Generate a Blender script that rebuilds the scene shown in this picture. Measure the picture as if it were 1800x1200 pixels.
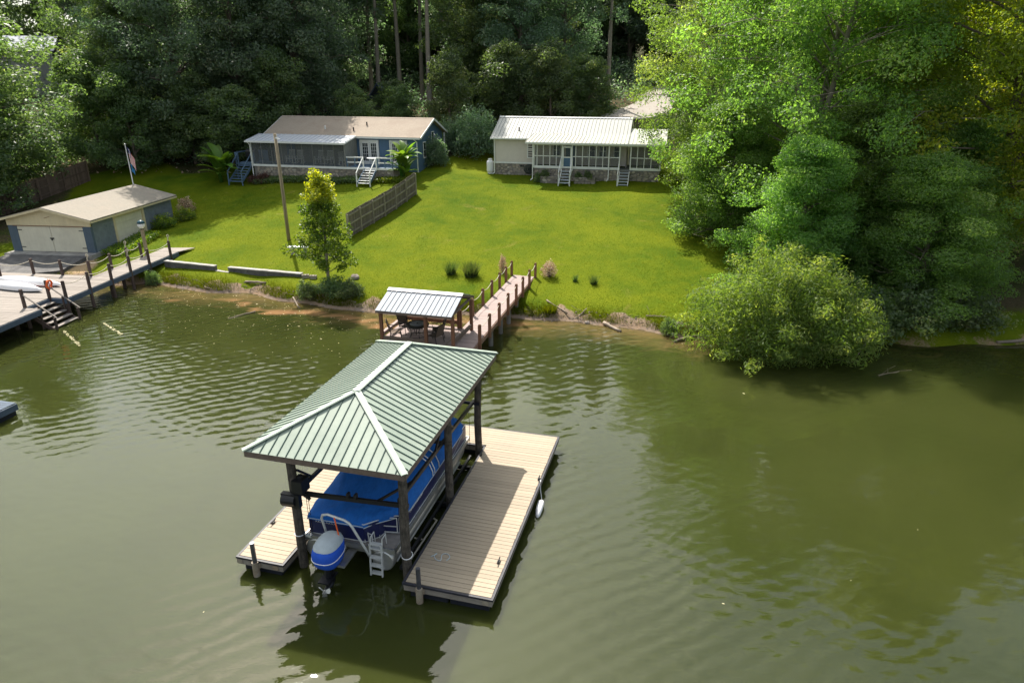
import bpy, math, random
import numpy as np
from mathutils import Vector, Matrix

R = math.radians
for o in list(bpy.data.objects):
    bpy.data.objects.remove(o)
SC = bpy.context.scene
COL = SC.collection
rng = random.Random(7)

# ---------------------------------------------------------------- camera, sky, sun
cam_d = bpy.data.cameras.new('camera')
cam_d.sensor_width = 36.0
cam_d.lens = 24.0
cam_d.clip_end = 2000
cam_d.clip_start = 0.1
CAM = bpy.data.objects.new('camera', cam_d)
COL.objects.link(CAM)
CAM.location = (0, 0, 12.1)
CAM.rotation_euler = (R(90 - 21.5), 0, 0)
SC.camera = CAM

SUN_ELEV = 50.0
SUN_AZ = -21.8          # degrees from +Y towards +X (negative: to the left of the view)
world = bpy.data.worlds.new('World')
SC.world = world
world.use_nodes = True
wn = world.node_tree
wn.nodes.clear()
w_out = wn.nodes.new('ShaderNodeOutputWorld')
w_bg = wn.nodes.new('ShaderNodeBackground')
w_sky = wn.nodes.new('ShaderNodeTexSky')
w_sky.sky_type = 'NISHITA'
w_sky.sun_disc = False
w_sky.sun_elevation = R(SUN_ELEV)
w_sky.sun_rotation = R(SUN_AZ)
w_sky.air_density = 1.0
w_sky.dust_density = 2.5
w_sky.ozone_density = 1.0
w_bg.inputs['Strength'].default_value = 0.14
# broken bright cloud over the whole sky
w_tc = wn.nodes.new('ShaderNodeTexCoord')
w_map = wn.nodes.new('ShaderNodeMapping'); w_map.inputs['Scale'].default_value = (1.0, 1.0, 1.7); w_map.inputs['Location'].default_value = (0.0, 0.0, 0.0)
w_nz = wn.nodes.new('ShaderNodeTexNoise'); w_nz.inputs['Scale'].default_value = 2.6; w_nz.inputs['Detail'].default_value = 6
w_rmp = wn.nodes.new('ShaderNodeValToRGB')
w_rmp.color_ramp.elements[0].position = 0.40; w_rmp.color_ramp.elements[0].color = (0.1, 0.1, 0.1, 1)
w_rmp.color_ramp.elements[1].position = 0.60; w_rmp.color_ramp.elements[1].color = (0.9, 0.9, 0.9, 1)
w_mx = wn.nodes.new('ShaderNodeMix'); w_mx.data_type = 'RGBA'
wn.links.new(w_tc.outputs['Generated'], w_map.inputs['Vector']); wn.links.new(w_map.outputs[0], w_nz.inputs['Vector'])
wn.links.new(w_nz.outputs['Fac'], w_rmp.inputs['Fac']); wn.links.new(w_rmp.outputs['Color'], w_mx.inputs[0])
# thin cloud scatters sunlight forward: it is brightest round the sun
w_dot = wn.nodes.new('ShaderNodeVectorMath'); w_dot.operation = 'DOT_PRODUCT'
w_dot.inputs[1].default_value = (math.sin(R(SUN_AZ)) * math.cos(R(SUN_ELEV)), math.cos(R(SUN_AZ)) * math.cos(R(SUN_ELEV)), math.sin(R(SUN_ELEV)))
w_max = wn.nodes.new('ShaderNodeMath'); w_max.operation = 'MAXIMUM'; w_max.inputs[1].default_value = 0.0
w_pow = wn.nodes.new('ShaderNodeMath'); w_pow.operation = 'POWER'; w_pow.inputs[1].default_value = 5.0
w_mad = wn.nodes.new('ShaderNodeMath'); w_mad.operation = 'MULTIPLY_ADD'; w_mad.inputs[1].default_value = 13.0; w_mad.inputs[2].default_value = 3.0
w_col = wn.nodes.new('ShaderNodeVectorMath'); w_col.operation = 'SCALE'; w_col.inputs[0].default_value = (1.01, 1.03, 0.9)
wn.links.new(w_tc.outputs['Generated'], w_dot.inputs[0]); wn.links.new(w_dot.outputs['Value'], w_max.inputs[0])
wn.links.new(w_max.outputs[0], w_pow.inputs[0]); wn.links.new(w_pow.outputs[0], w_mad.inputs[0]); wn.links.new(w_mad.outputs[0], w_col.inputs['Scale'])
wn.links.new(w_sky.outputs[0], w_mx.inputs[6]); wn.links.new(w_col.outputs[0], w_mx.inputs[7])
wn.links.new(w_mx.outputs[2], w_bg.inputs['Color'])
wn.links.new(w_bg.outputs[0], w_out.inputs['Surface'])

sun_d = bpy.data.lights.new('sun', 'SUN')
sun_d.energy = 5.0
sun_d.angle = R(0.53)
sun_d.color = (1.0, 0.94, 0.84)
SUN = bpy.data.objects.new('sun', sun_d)
COL.objects.link(SUN)
sx = math.sin(R(SUN_AZ)) * math.cos(R(SUN_ELEV))
sy = math.cos(R(SUN_AZ)) * math.cos(R(SUN_ELEV))
sz = math.sin(R(SUN_ELEV))
SUN.rotation_euler = Vector((sx, sy, sz)).to_track_quat('Z', 'Y').to_euler()

SC.view_settings.view_transform = 'Standard'
SC.view_settings.look = 'None'
SC.view_settings.exposure = 0.88
SC.view_settings.gamma = 1.0
SC.view_settings.use_curve_mapping = False
SC.cycles.max_bounces = 12
SC.cycles.diffuse_bounces = 8
SC.cycles.transmission_bounces = 8
SC.cycles.transparent_max_bounces = 12
SC.cycles.use_denoising = True

# ---------------------------------------------------------------- helpers
class MB:
    """collects simple solids and links them as one mesh object"""
    def __init__(s):
        s.v = []; s.f = []; s.m = []
    def add(s, vs, fs, mi=0):
        n = len(s.v)
        s.v += [tuple(p) for p in vs]
        s.f += [tuple(i + n for i in f) for f in fs]
        s.m += [mi] * len(fs)
        return s
    def box(s, x0, x1, y0, y1, z0, z1, mi=0):
        return s.add([(x0, y0, z0), (x1, y0, z0), (x1, y1, z0), (x0, y1, z0),
                      (x0, y0, z1), (x1, y0, z1), (x1, y1, z1), (x0, y1, z1)],
                     [(0, 3, 2, 1), (4, 5, 6, 7), (0, 1, 5, 4), (1, 2, 6, 5), (2, 3, 7, 6), (3, 0, 4, 7)], mi)
    def bar(s, p0, p1, w, h, up=(0, 0, 1), mi=0):
        p0 = Vector(p0); p1 = Vector(p1)
        d = (p1 - p0).normalized()
        u = Vector(up)
        if abs(d.dot(u)) > 0.95: u = Vector((0, 1, 0))
        a = d.cross(u).normalized(); b = a.cross(d).normalized()
        vs = []
        for p in (p0, p1):
            for q, r in ((-1, -1), (1, -1), (1, 1), (-1, 1)):
                vs.append(p + a * (q * w / 2) + b * (r * h / 2))
        return s.add(vs, [(0, 1, 2, 3), (7, 6, 5, 4), (0, 4, 5, 1), (1, 5, 6, 2), (2, 6, 7, 3), (3, 7, 4, 0)], mi)
    def tube(s, pts, r, n=8, mi=0, cap=True):
        pts = [Vector(p) for p in pts]
        rs = r if isinstance(r, (list, tuple)) else [r] * len(pts)
        vs = []; fs = []
        ref = None
        for i, p in enumerate(pts):
            d = (pts[min(i + 1, len(pts) - 1)] - pts[max(i - 1, 0)]).normalized()
            if ref is None:
                ref = Vector((0, 0, 1)) if abs(d.z) < 0.9 else Vector((1, 0, 0))
            a = (ref - d * ref.dot(d)).normalized(); b = d.cross(a); ref = a
            for k in range(n):
                t = 2 * math.pi * k / n
                vs.append(p + a * (math.cos(t) * rs[i]) + b * (math.sin(t) * rs[i]))
        for i in range(len(pts) - 1):
            for k in range(n):
                fs.append((i * n + k, i * n + (k + 1) % n, (i + 1) * n + (k + 1) % n, (i + 1) * n + k))
        if cap:
            fs.append(tuple(range(n - 1, -1, -1)))
            fs.append(tuple((len(pts) - 1) * n + k for k in range(n)))
        return s.add(vs, fs, mi)
    def slab(s, poly, th, mi=0):
        """polygon (counter-clockwise seen from outside) with thickness th behind it"""
        P = [Vector(p) for p in poly]
        nrm = Vector((0, 0, 0))
        for i in range(len(P)):
            a = P[i]; b = P[(i + 1) % len(P)]
            nrm += Vector(((a.y - b.y) * (a.z + b.z), (a.z - b.z) * (a.x + b.x), (a.x - b.x) * (a.y + b.y)))
        nrm.normalize()
        n = len(P)
        vs = P + [p - nrm * th for p in P]
        fs = [tuple(range(n)), tuple(range(2 * n - 1, n - 1, -1))]
        for i in range(n):
            j = (i + 1) % n
            fs.append((j, i, i + n, j + n))
        return s.add(vs, fs, mi)
    def lathe(s, prof, n=16, c=(0, 0, 0), mi=0):
        vs = []; fs = []
        for r, z in prof:
            for k in range(n):
                t = 2 * math.pi * k / n
                vs.append((c[0] + r * math.cos(t), c[1] + r * math.sin(t), c[2] + z))
        for i in range(len(prof) - 1):
            for k in range(n):
                fs.append((i * n + k, i * n + (k + 1) % n, (i + 1) * n + (k + 1) % n, (i + 1) * n + k))
        fs.append(tuple(range(n - 1, -1, -1)))
        fs.append(tuple((len(prof) - 1) * n + k for k in range(n)))
        return s.add(vs, fs, mi)
    def grid(s, P, mi=0, flip=False):
        """rows of points -> quads"""
        nr = len(P); nc = len(P[0])
        vs = [p for row in P for p in row]
        fs = []
        for i in range(nr - 1):
            for j in range(nc - 1):
                f = (i * nc + j, i * nc + j + 1, (i + 1) * nc + j + 1, (i + 1) * nc + j)
                fs.append(f[::-1] if flip else f)
        return s.add(vs, fs, mi)
    def mesh(s, name, mats, smooth=False, off=(0, 0, 0)):
        me = bpy.data.meshes.new(name)
        me.from_pydata([(x - off[0], y - off[1], z - off[2]) for x, y, z in s.v], [], s.f)
        if not isinstance(mats, (list, tuple)): mats = [mats]
        for m in mats: me.materials.append(m)
        if len(mats) > 1:
            me.polygons.foreach_set('material_index', s.m)
        if smooth:
            me.polygons.foreach_set('use_smooth', [True] * len(s.f))
        me.update()
        return me

class Frame:
    def __init__(s, x, y, yaw):
        s.x = x; s.y = y; s.yaw = yaw
        s.c = math.cos(R(yaw)); s.s = math.sin(R(yaw))
    def w(s, a, b, z=0.0):
        return (s.x + a * s.c - b * s.s, s.y + a * s.s + b * s.c, z)
    def loc(s, x, y):
        dx = x - s.x; dy = y - s.y
        return (dx * s.c + dy * s.s, -dx * s.s + dy * s.c)
WORLD = Frame(0, 0, 0)

class Thing:
    """an Empty at the base of a thing; parts are given in the coordinates of a frame"""
    def __init__(s, name, label, cat, org, frame=WORLD, group=None, rz=0.0):
        o = bpy.data.objects.new(name, None)
        o.empty_display_size = 0.3
        COL.objects.link(o)
        o.location = frame.w(*org)
        o.rotation_euler = (0, 0, R(frame.yaw + rz))
        o['label'] = label; o['category'] = cat
        if group: o['group'] = group
        s.o = o; s.off = org
    def part(s, name, mb, mat, parent=None, smooth=False, label=None, kind=None):
        ob = bpy.data.objects.new(name, mb.mesh(name, mat, smooth, s.off))
        COL.objects.link(ob)
        ob.parent = parent or s.o
        if label: ob['label'] = label
        if kind: ob['kind'] = kind
        return ob
    def piece(s, name, me, loc, rot=(0, 0, 0), parent=None, scale=None):
        ob = bpy.data.objects.new(name, me)
        COL.objects.link(ob)
        ob.parent = parent or s.o
        ob.location = (loc[0] - s.off[0], loc[1] - s.off[1], loc[2] - s.off[2])
        ob.rotation_euler = rot
        if scale: ob.scale = scale
        return ob

def single(name, label, cat, mb, mat, org=None, frame=WORLD, group=None, smooth=False, kind=None):
    """a thing that is one mesh"""
    if org is None:
        n = len(mb.v)
        org = (sum(p[0] for p in mb.v) / n, sum(p[1] for p in mb.v) / n, min(p[2] for p in mb.v))
    ob = bpy.data.objects.new(name, mb.mesh(name, mat, smooth, org))
    COL.objects.link(ob)
    ob.location = frame.w(*org)
    ob.rotation_euler = (0, 0, R(frame.yaw))
    if label: ob['label'] = label
    if cat: ob['category'] = cat
    if group: ob['group'] = group
    if kind: ob['kind'] = kind
    return ob

def copy_tree(o, parent=None):
    c = o.copy(); COL.objects.link(c); c.parent = parent
    for ch in o.children:
        copy_tree(ch, c)
    return c

# ---------------------------------------------------------------- materials
class NT:
    def __init__(s, name):
        s.m = bpy.data.materials.new(name); s.m.use_nodes = True
        s.t = s.m.node_tree; s.t.nodes.clear()
        s.out = s.n('ShaderNodeOutputMaterial')
    def n(s, typ, **kw):
        nd = s.t.nodes.new(typ)
        for k, v in kw.items(): setattr(nd, k, v)
        return nd
    def l(s, a, b): s.t.links.new(a, b)
    def coords(s, scale=(1, 1, 1), kind='Object', rot=(0, 0, 0)):
        tc = s.n('ShaderNodeTexCoord'); mp = s.n('ShaderNodeMapping')
        mp.inputs['Scale'].default_value = scale
        mp.inputs['Rotation'].default_value = rot
        s.l(tc.outputs[kind], mp.inputs['Vector'])
        return mp.outputs['Vector']
    def noise(s, vec, scale, detail=4, rough=0.55, dist=0.0):
        nz = s.n('ShaderNodeTexNoise')
        nz.inputs['Scale'].default_value = scale; nz.inputs['Detail'].default_value = detail
        nz.inputs['Roughness'].default_value = rough; nz.inputs['Distortion'].default_value = dist
        if vec is not None: s.l(vec, nz.inputs['Vector'])
        return nz.outputs['Fac']
    def ramp(s, fac, stops, interp='LINEAR'):
        r = s.n('ShaderNodeValToRGB'); cr = r.color_ramp; cr.interpolation = interp
        while len(cr.elements) < len(stops): cr.elements.new(0.5)
        for e, (p, c) in zip(cr.elements, stops):
            e.position = p
            e.color = (c, c, c, 1) if isinstance(c, (int, float)) else (*c, 1)
        s.l(fac, r.inputs['Fac'])
        return r.outputs['Color']
    def mix(s, fac, a, b, mode='MIX'):
        mx = s.n('ShaderNodeMix', data_type='RGBA', blend_type=mode)
        for sock, val in ((mx.inputs[0], fac), (mx.inputs[6], a), (mx.inputs[7], b)):
            if isinstance(val, (int, float)): sock.default_value = val
            elif isinstance(val, tuple): sock.default_value = (*val, 1)
            else: s.l(val, sock)
        return mx.outputs[2]
    def math(s, op, a, b=0.0, c=0.0):
        nd = s.n('ShaderNodeMath', operation=op)
        for i, val in enumerate((a, b, c)):
            if isinstance(val, (int, float)): nd.inputs[i].default_value = val
            else: s.l(val, nd.inputs[i])
        return nd.outputs[0]
    def attr(s, name, out='Fac'):
        a = s.n('ShaderNodeAttribute'); a.attribute_name = name
        return a.outputs[out]
    def objrand(s):
        return s.n('ShaderNodeObjectInfo').outputs['Random']
    def bump(s, h, strength=0.3, dist=0.02):
        b = s.n('ShaderNodeBump'); b.inputs['Strength'].default_value = strength
        b.inputs['Distance'].default_value = dist
        s.l(h, b.inputs['Height'])
        return b.outputs['Normal']
    def principled(s, color, rough=0.6, metal=0.0, spec=0.3, normal=None, ior=None, coat=0.0, sss=0.0):
        p = s.n('ShaderNodeBsdfPrincipled')
        if isinstance(color, tuple): p.inputs['Base Color'].default_value = (*color, 1)
        else: s.l(color, p.inputs['Base Color'])
        if isinstance(rough, (int, float)): p.inputs['Roughness'].default_value = rough
        else: s.l(rough, p.inputs['Roughness'])
        p.inputs['Metallic'].default_value = metal
        p.inputs['Specular IOR Level'].default_value = spec
        if ior: p.inputs['IOR'].default_value = ior
        if sss:
            p.subsurface_method = 'BURLEY'
            p.inputs['Subsurface Weight'].default_value = 1.0
            p.inputs['Subsurface Radius'].default_value = (1.0, 1.0, 0.6)
            p.inputs['Subsurface Scale'].default_value = sss
        if coat: p.inputs['Coat Weight'].default_value = coat
        if normal is not None: s.l(normal, p.inputs['Normal'])
        return p.outputs[0]
    def done(s, sh):
        s.l(sh, s.out.inputs['Surface']); return s.m

def M(name, c, rough=0.6, var=0.2, scale=4.0, stretch=(1, 1, 1), metal=0.0, spec=0.3, rand=0.0,
      bump=0.15, dirt=None, dirt_amt=0.5, dirt_scale=1.2, coat=0.0):
    """painted or raw surface with grain, uneven tone and optional stains"""
    t = NT(name)
    v = t.coords(stretch)
    n1 = t.noise(v, scale, 5, 0.6)
    n2 = t.noise(v, scale * 7.3, 3, 0.6)
    lo = tuple(x * (1 - var) for x in c); hi = tuple(min(1, x * (1 + var)) for x in c)
    col = t.mix(t.ramp(n1, [(0.3, 0.0), (0.7, 1.0)]), lo, hi)
    col = t.mix(0.35, col, t.mix(t.ramp(n2, [(0.35, 0.0), (0.65, 1.0)]), lo, hi))
    if dirt:
        dn = t.noise(t.coords((1, 1, 1)), dirt_scale, 6, 0.65, 0.4)
        col = t.mix(t.math('MULTIPLY', t.ramp(dn, [(0.45, 0.0), (0.68, 1.0)]), dirt_amt), col, dirt)
    if rand:
        k = t.math('ADD', t.math('MULTIPLY', t.objrand(), 2 * rand), 1 - rand)
        vm = t.n('ShaderNodeVectorMath', operation='SCALE')
        t.l(col, vm.inputs[0]); t.l(k, vm.inputs['Scale']); col = vm.outputs[0]
    nrm = t.bump(t.math('ADD', n2, t.math('MULTIPLY', n1, 0.6)), bump, 0.02) if bump else None
    return t.done(t.principled(col, rough, metal, spec, nrm, coat=coat))

def leafmat(name, c1, c2, trans, tw=0.45, rough=0.45, c3=None, spec=0.35):
    """leaf: colour runs c1..c2 with the leaf's own tint, light comes through"""
    t = NT(name)
    a = t.attr('tint')
    stops = [(0.0, c1), (0.75, c2), (1.0, c3 or c2)]
    col = t.ramp(a, stops)
    hs = t.n('ShaderNodeHueSaturation')
    t.l(col, hs.inputs['Color'])
    r = t.objrand()
    t.l(t.math('ADD', t.math('MULTIPLY', r, 0.035), 0.483), hs.inputs['Hue'])
    t.l(t.math('ADD', t.math('MULTIPLY', r, 0.4), 0.8), hs.inputs['Value'])
    base = hs.outputs['Color']
    p = t.principled(base, rough, 0, spec)
    tr = t.n('ShaderNodeBsdfTranslucent')
    t.l(t.mix(1.0, base, trans, 'MULTIPLY'), tr.inputs['Color'])
    mx = t.n('ShaderNodeMixShader'); mx.inputs[0].default_value = tw
    t.l(p, mx.inputs[1]); t.l(tr.outputs[0], mx.inputs[2])
    return t.done(mx.outputs[0])

m_deck = M('dock_plank', (0.335, 0.272, 0.2), 0.7, 0.1, 2.0, (0.6, 6, 6), rand=0.07, bump=0.1, dirt=(0.32, 0.27, 0.22), dirt_amt=0.25, dirt_scale=0.9)
m_deck_edge = M('dock_edge_strip', (0.03, 0.03, 0.04), 0.5, 0.3, 3)
m_fascia = M('weathered_fascia', (0.26, 0.23, 0.2), 0.8, 0.3, 2, (0.7, 5, 5), dirt=(0.12, 0.1, 0.09))
m_float = M('black_float', (0.018, 0.02, 0.028), 0.45, 0.3, 2)
m_post = M('weathered_post', (0.105, 0.09, 0.075), 0.95, 0.75, 4, (7, 7, 1.1), rand=0.2, bump=0.9, dirt=(0.03, 0.027, 0.024), dirt_amt=0.8, dirt_scale=5)
m_beam = M('roof_beam_wood', (0.16, 0.12, 0.1), 0.85, 0.3, 3, (4, 4, 4), bump=0.3)
m_groof = M('green_roof_metal', (0.222, 0.272, 0.222), 0.5, 0.1, 1.3, spec=0.5, rand=0.05, bump=0.02, dirt=(0.31, 0.35, 0.29), dirt_amt=0.35)
m_gcap = M('green_roof_cap', (0.33, 0.39, 0.33), 0.5, 0.06, 1.3, spec=0.5, bump=0.02)
m_gseam = M('green_roof_seam', (0.05, 0.09, 0.075), 0.5, 0.1, 2, bump=0)
m_steel = M('black_steel', (0.012, 0.012, 0.015), 0.45, 0.3, 4, spec=0.5, bump=0.05)
m_pipe = M('galvanised_pipe', (0.12, 0.12, 0.14), 0.4, 0.3, 5, metal=0.6, bump=0.1)
m_pipe2 = M('pipe_sleeve', (0.28, 0.24, 0.19), 0.7, 0.3, 5, dirt=(0.2, 0.1, 0.04), bump=0.15)
m_canvas = M('blue_canvas', (0.013, 0.115, 0.42), 0.75, 0.24, 1.5, (1.6, 0.7, 1), spec=0.2, bump=0.4)
m_canvas_m = M('blue_motor_canvas', (0.02, 0.09, 0.5), 0.7, 0.12, 3, spec=0.2, bump=0.1)
m_canvas_w = M('faded_canvas', (0.42, 0.47, 0.5), 0.8, 0.12, 5, spec=0.2, bump=0.1)
m_navy = M('navy_panel', (0.012, 0.016, 0.075), 0.3, 0.1, 2, spec=0.5, bump=0)
m_alu = M('brushed_aluminium', (0.5, 0.5, 0.49), 0.33, 0.14, 2, (1, 4, 4), metal=0.75, bump=0.05, dirt=(0.3, 0.28, 0.22), dirt_amt=0.4)
m_rail = M('pale_rail_metal', (0.62, 0.63, 0.63), 0.35, 0.08, 4, metal=0.3, bump=0)
m_carpet = M('grey_boat_carpet', (0.24, 0.22, 0.21), 0.95, 0.2, 9, bump=0.2)
m_motor = M('black_motor', (0.012, 0.012, 0.016), 0.3, 0.2, 4, spec=0.5, bump=0)
m_red = M('red_plastic', (0.5, 0.03, 0.02), 0.4, 0.1, 3, bump=0)
m_orange = M('orange_strap', (0.75, 0.13, 0.03), 0.6, 0.15, 8, bump=0.1)
m_rope = M('pale_rope', (0.5, 0.45, 0.36), 0.85, 0.2, 30, bump=0.3)
m_lilac = M('pale_pier_plank', (0.3, 0.23, 0.215), 0.75, 0.1, 2.0, (0.7, 6, 6), rand=0.08, bump=0.1, dirt=(0.3, 0.24, 0.22), dirt_amt=0.25)
m_bpost = M('brown_pier_post', (0.2, 0.098, 0.058), 0.8, 0.25, 3, (5, 5, 1), rand=0.12, bump=0.2)
m_brail = M('brown_rail', (0.25, 0.15, 0.11), 0.8, 0.2, 3, (3, 3, 3), bump=0.2)
m_pile = M('grey_piling', (0.2, 0.19, 0.18), 0.85, 0.25, 3, (4, 4, 1), rand=0.1, bump=0.3, dirt=(0.08, 0.07, 0.05))
m_proof = M('pale_roof_metal', (0.22, 0.25, 0.3), 0.6, 0.07, 1.5, spec=0.25, rand=0.04, bump=0.02)
m_pseam = M('pale_roof_seam', (0.1, 0.12, 0.15), 0.45, 0.1, 3, bump=0)
m_pcap = M('white_ridge_cap', (0.42, 0.41, 0.43), 0.5, 0.05, 1.5, bump=0)
m_ironb = M('dark_iron', (0.02, 0.018, 0.018), 0.45, 0.2, 4, bump=0.05)
m_sling = M('brown_sling_fabric', (0.15, 0.11, 0.085), 0.85, 0.15, 12, bump=0.1)
m_stonetop = M('dark_mosaic_top', (0.2, 0.21, 0.22), 0.5, 0.2, 8, bump=0.05)
m_ldeck = M('weathered_deck_plank', (0.25, 0.22, 0.195), 0.85, 0.22, 2.0, (0.6, 6, 6), rand=0.16, bump=0.2, dirt=(0.18, 0.15, 0.13), dirt_amt=0.4)
m_bluewood = M('slate_blue_wood', (0.075, 0.1, 0.14), 0.75, 0.25, 2, (1, 3, 3), bump=0.2)
m_dpost = M('dark_deck_post', (0.085, 0.06, 0.052), 0.85, 0.3, 3, (5, 5, 1), rand=0.15, bump=0.3)
m_white = M('white_paint', (0.74, 0.74, 0.73), 0.5, 0.05, 3, bump=0.03, dirt=(0.55, 0.53, 0.48), dirt_amt=0.3)
m_whitep = M('white_plastic', (0.75, 0.74, 0.76), 0.35, 0.05, 2, spec=0.5, bump=0.02, dirt=(0.55, 0.5, 0.5), dirt_amt=0.25)
m_teal = M('dark_teal_hull', (0.015, 0.06, 0.085), 0.35, 0.1, 3, bump=0)
m_cream = M('cream_siding', (0.62, 0.56, 0.5), 0.6, 0.06, 3, bump=0.04, dirt=(0.5, 0.44, 0.38), dirt_amt=0.25)
m_dcream = M('pale_door_paint', (0.68, 0.63, 0.5), 0.65, 0.07, 2, (3, 3, 0.7), bump=0.06, dirt=(0.5, 0.46, 0.36), dirt_amt=0.35)
m_yellow = M('cream_yellow_paint', (0.66, 0.56, 0.36), 0.65, 0.08, 2, (3, 3, 0.7), bump=0.06, dirt=(0.46, 0.38, 0.25), dirt_amt=0.35)
m_block = M('blue_grey_block', (0.17, 0.2, 0.225), 0.85, 0.22, 2.5, bump=0.3, dirt=(0.22, 0.24, 0.26), dirt_amt=0.45)
m_bluepaint = M('blue_board', (0.09, 0.122, 0.16), 0.7, 0.2, 2, (4, 4, 1), bump=0.15)
m_shingle = M('sandy_shingle', (0.255, 0.228, 0.19), 0.9, 0.2, 5, (1, 2.5, 1), bump=0.35, dirt=(0.3, 0.25, 0.2), dirt_amt=0.4, dirt_scale=0.8)
m_gshingle = M('pinkish_shingle', (0.37, 0.305, 0.245), 0.9, 0.17, 5, (1, 2.5, 1), bump=0.3, dirt=(0.27, 0.2, 0.16), dirt_amt=0.45, dirt_scale=0.45)
m_concrete = M('old_concrete', (0.36, 0.34, 0.32), 0.9, 0.2, 2, bump=0.3, dirt=(0.16, 0.15, 0.14), dirt_amt=0.6)
m_darkconc = M('stained_concrete', (0.1, 0.095, 0.095), 0.9, 0.3, 2, (1, 1, 0.5), bump=0.3, dirt=(0.25, 0.24, 0.22), dirt_amt=0.4, dirt_scale=2)
m_stone = M('field_stone', (0.33, 0.29, 0.25), 0.9, 0.4, 2.2, bump=0.4, dirt=(0.14, 0.12, 0.11), dirt_amt=0.5, dirt_scale=2.5)
def stonemat():
    t = NT('field_stone_facing')
    n = t.noise(t.coords(), 3.0, 5, 0.65)
    c = t.ramp(t.attr('tint'), [(0.0, (0.18, 0.16, 0.14)), (0.4, (0.34, 0.3, 0.255)), (0.7, (0.4, 0.34, 0.27)), (1.0, (0.52, 0.48, 0.42))])
    c = t.mix(t.math('MULTIPLY', n, 0.5), c, (0.16, 0.14, 0.125))
    return t.done(t.principled(c, 0.9, 0, 0.15, t.bump(n, 0.5, 0.03)))
m_stonef = stonemat()
m_mortar = M('mortar', (0.22, 0.2, 0.18), 0.95, 0.2, 4, bump=0.2)
m_wroof = M('off_white_roof_metal', (0.36, 0.36, 0.337), 0.6, 0.06, 1.2, spec=0.25, bump=0.02, dirt=(0.37, 0.37, 0.33), dirt_amt=0.4, dirt_scale=0.5)
m_wroof2 = M('greenish_porch_metal', (0.38, 0.395, 0.345), 0.6, 0.06, 1.2, spec=0.25, bump=0.02, dirt=(0.37, 0.29, 0.27), dirt_amt=0.45, dirt_scale=0.5)
m_lightroof = M('pale_porch_roof', (0.45, 0.47, 0.52), 0.6, 0.08, 1.2, spec=0.5, bump=0.03, dirt=(0.42, 0.42, 0.42), dirt_amt=0.3)
m_glass = M('dark_glass', (0.02, 0.028, 0.035), 0.06, 0.2, 1, spec=0.5, bump=0)
m_bluewall = M('blue_house_wall', (0.075, 0.135, 0.22), 0.7, 0.12, 2, (4, 4, 0.7), bump=0.1)
m_greywall = M('grey_board_wall', (0.2, 0.2, 0.19), 0.75, 0.2, 2, (5, 5, 0.7), bump=0.15)
m_bluedeck = M('blue_deck_paint', (0.1, 0.16, 0.24), 0.7, 0.2, 2, bump=0.1)
m_pfloor = M('porch_floor', (0.2, 0.2, 0.2), 0.8, 0.2, 2, bump=0.1)
m_fence = M('grey_fence_board', (0.17, 0.145, 0.115), 0.9, 0.35, 2, (6, 6, 0.8), rand=0.25, bump=0.3)
m_frail = M('fence_rail', (0.27, 0.24, 0.18), 0.9, 0.3, 2, (3, 3, 3), rand=0.15, bump=0.3)
m_fence2 = M('brown_fence_board', (0.12, 0.085, 0.065), 0.9, 0.3, 2, (6, 6, 0.8), rand=0.25, bump=0.3)
m_pole = M('utility_pole_wood', (0.3, 0.24, 0.16), 0.85, 0.3, 2, (6, 6, 0.5), bump=0.3)
m_log = M('driftwood', (0.25, 0.2, 0.16), 0.9, 0.35, 3, (1, 1, 1), rand=0.3, bump=0.4)
m_bark = M('bark', (0.13, 0.105, 0.085), 0.95, 0.4, 3, (5, 5, 1), rand=0.2, bump=0.6)
m_bark2 = M('pale_bark', (0.24, 0.21, 0.17), 0.95, 0.35, 3, (5, 5, 1), rand=0.15, bump=0.5)
m_rock = M('shore_rock', (0.2, 0.17, 0.15), 0.9, 0.35, 4, rand=0.3, bump=0.5)

def screenmat(name, c, alpha):
    t = NT(name)
    tr = t.n('ShaderNodeBsdfTransparent')
    p = t.principled(c, 0.7, 0, 0.3)
    mx = t.n('ShaderNodeMixShader'); mx.inputs[0].default_value = alpha
    t.l(tr.outputs[0], mx.inputs[1]); t.l(p, mx.inputs[2])
    return t.done(mx.outputs[0])
m_screen = screenmat('insect_screen', (0.12, 0.13, 0.13), 0.24)
m_screen2 = screenmat('grey_insect_screen', (0.16, 0.17, 0.18), 0.3)

# leaf materials: dark oak, mid green, fresh yellow green, yellowing maple, willow, banana, pine
m_leaf_dark = leafmat('dark_leaf', (0.075, 0.115, 0.08), (0.155, 0.21, 0.135), (1.7, 2.1, 1.1), 0.46, c3=(0.27, 0.28, 0.2), spec=0.5, rough=0.5)
m_leaf_mid = leafmat('mid_leaf', (0.07, 0.115, 0.055), (0.145, 0.2, 0.09), (1.9, 2.1, 0.8), 0.5, c3=(0.26, 0.28, 0.12), spec=0.5, rough=0.5)
m_leaf_fresh = leafmat('fresh_leaf', (0.09, 0.16, 0.05), (0.18, 0.27, 0.075), (2.0, 2.15, 0.75), 0.58, c3=(0.34, 0.39, 0.17), spec=0.45, rough=0.5)
m_leaf_gold = leafmat('yellowing_leaf', (0.12, 0.18, 0.03), (0.25, 0.29, 0.045), (2.1, 2.1, 0.5), 0.62, c3=(0.4, 0.34, 0.07), spec=0.4)
m_leaf_will = leafmat('willow_leaf', (0.07, 0.14, 0.035), (0.15, 0.235, 0.06), (2.0, 2.0, 0.6), 0.52, c3=(0.3, 0.37, 0.14), spec=0.3, rough=0.55)
m_leaf_ban = leafmat('banana_leaf', (0.07, 0.16, 0.025), (0.16, 0.26, 0.045), (1.8, 1.8, 0.5), 0.45, c3=(0.22, 0.3, 0.06), rough=0.35)
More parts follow.
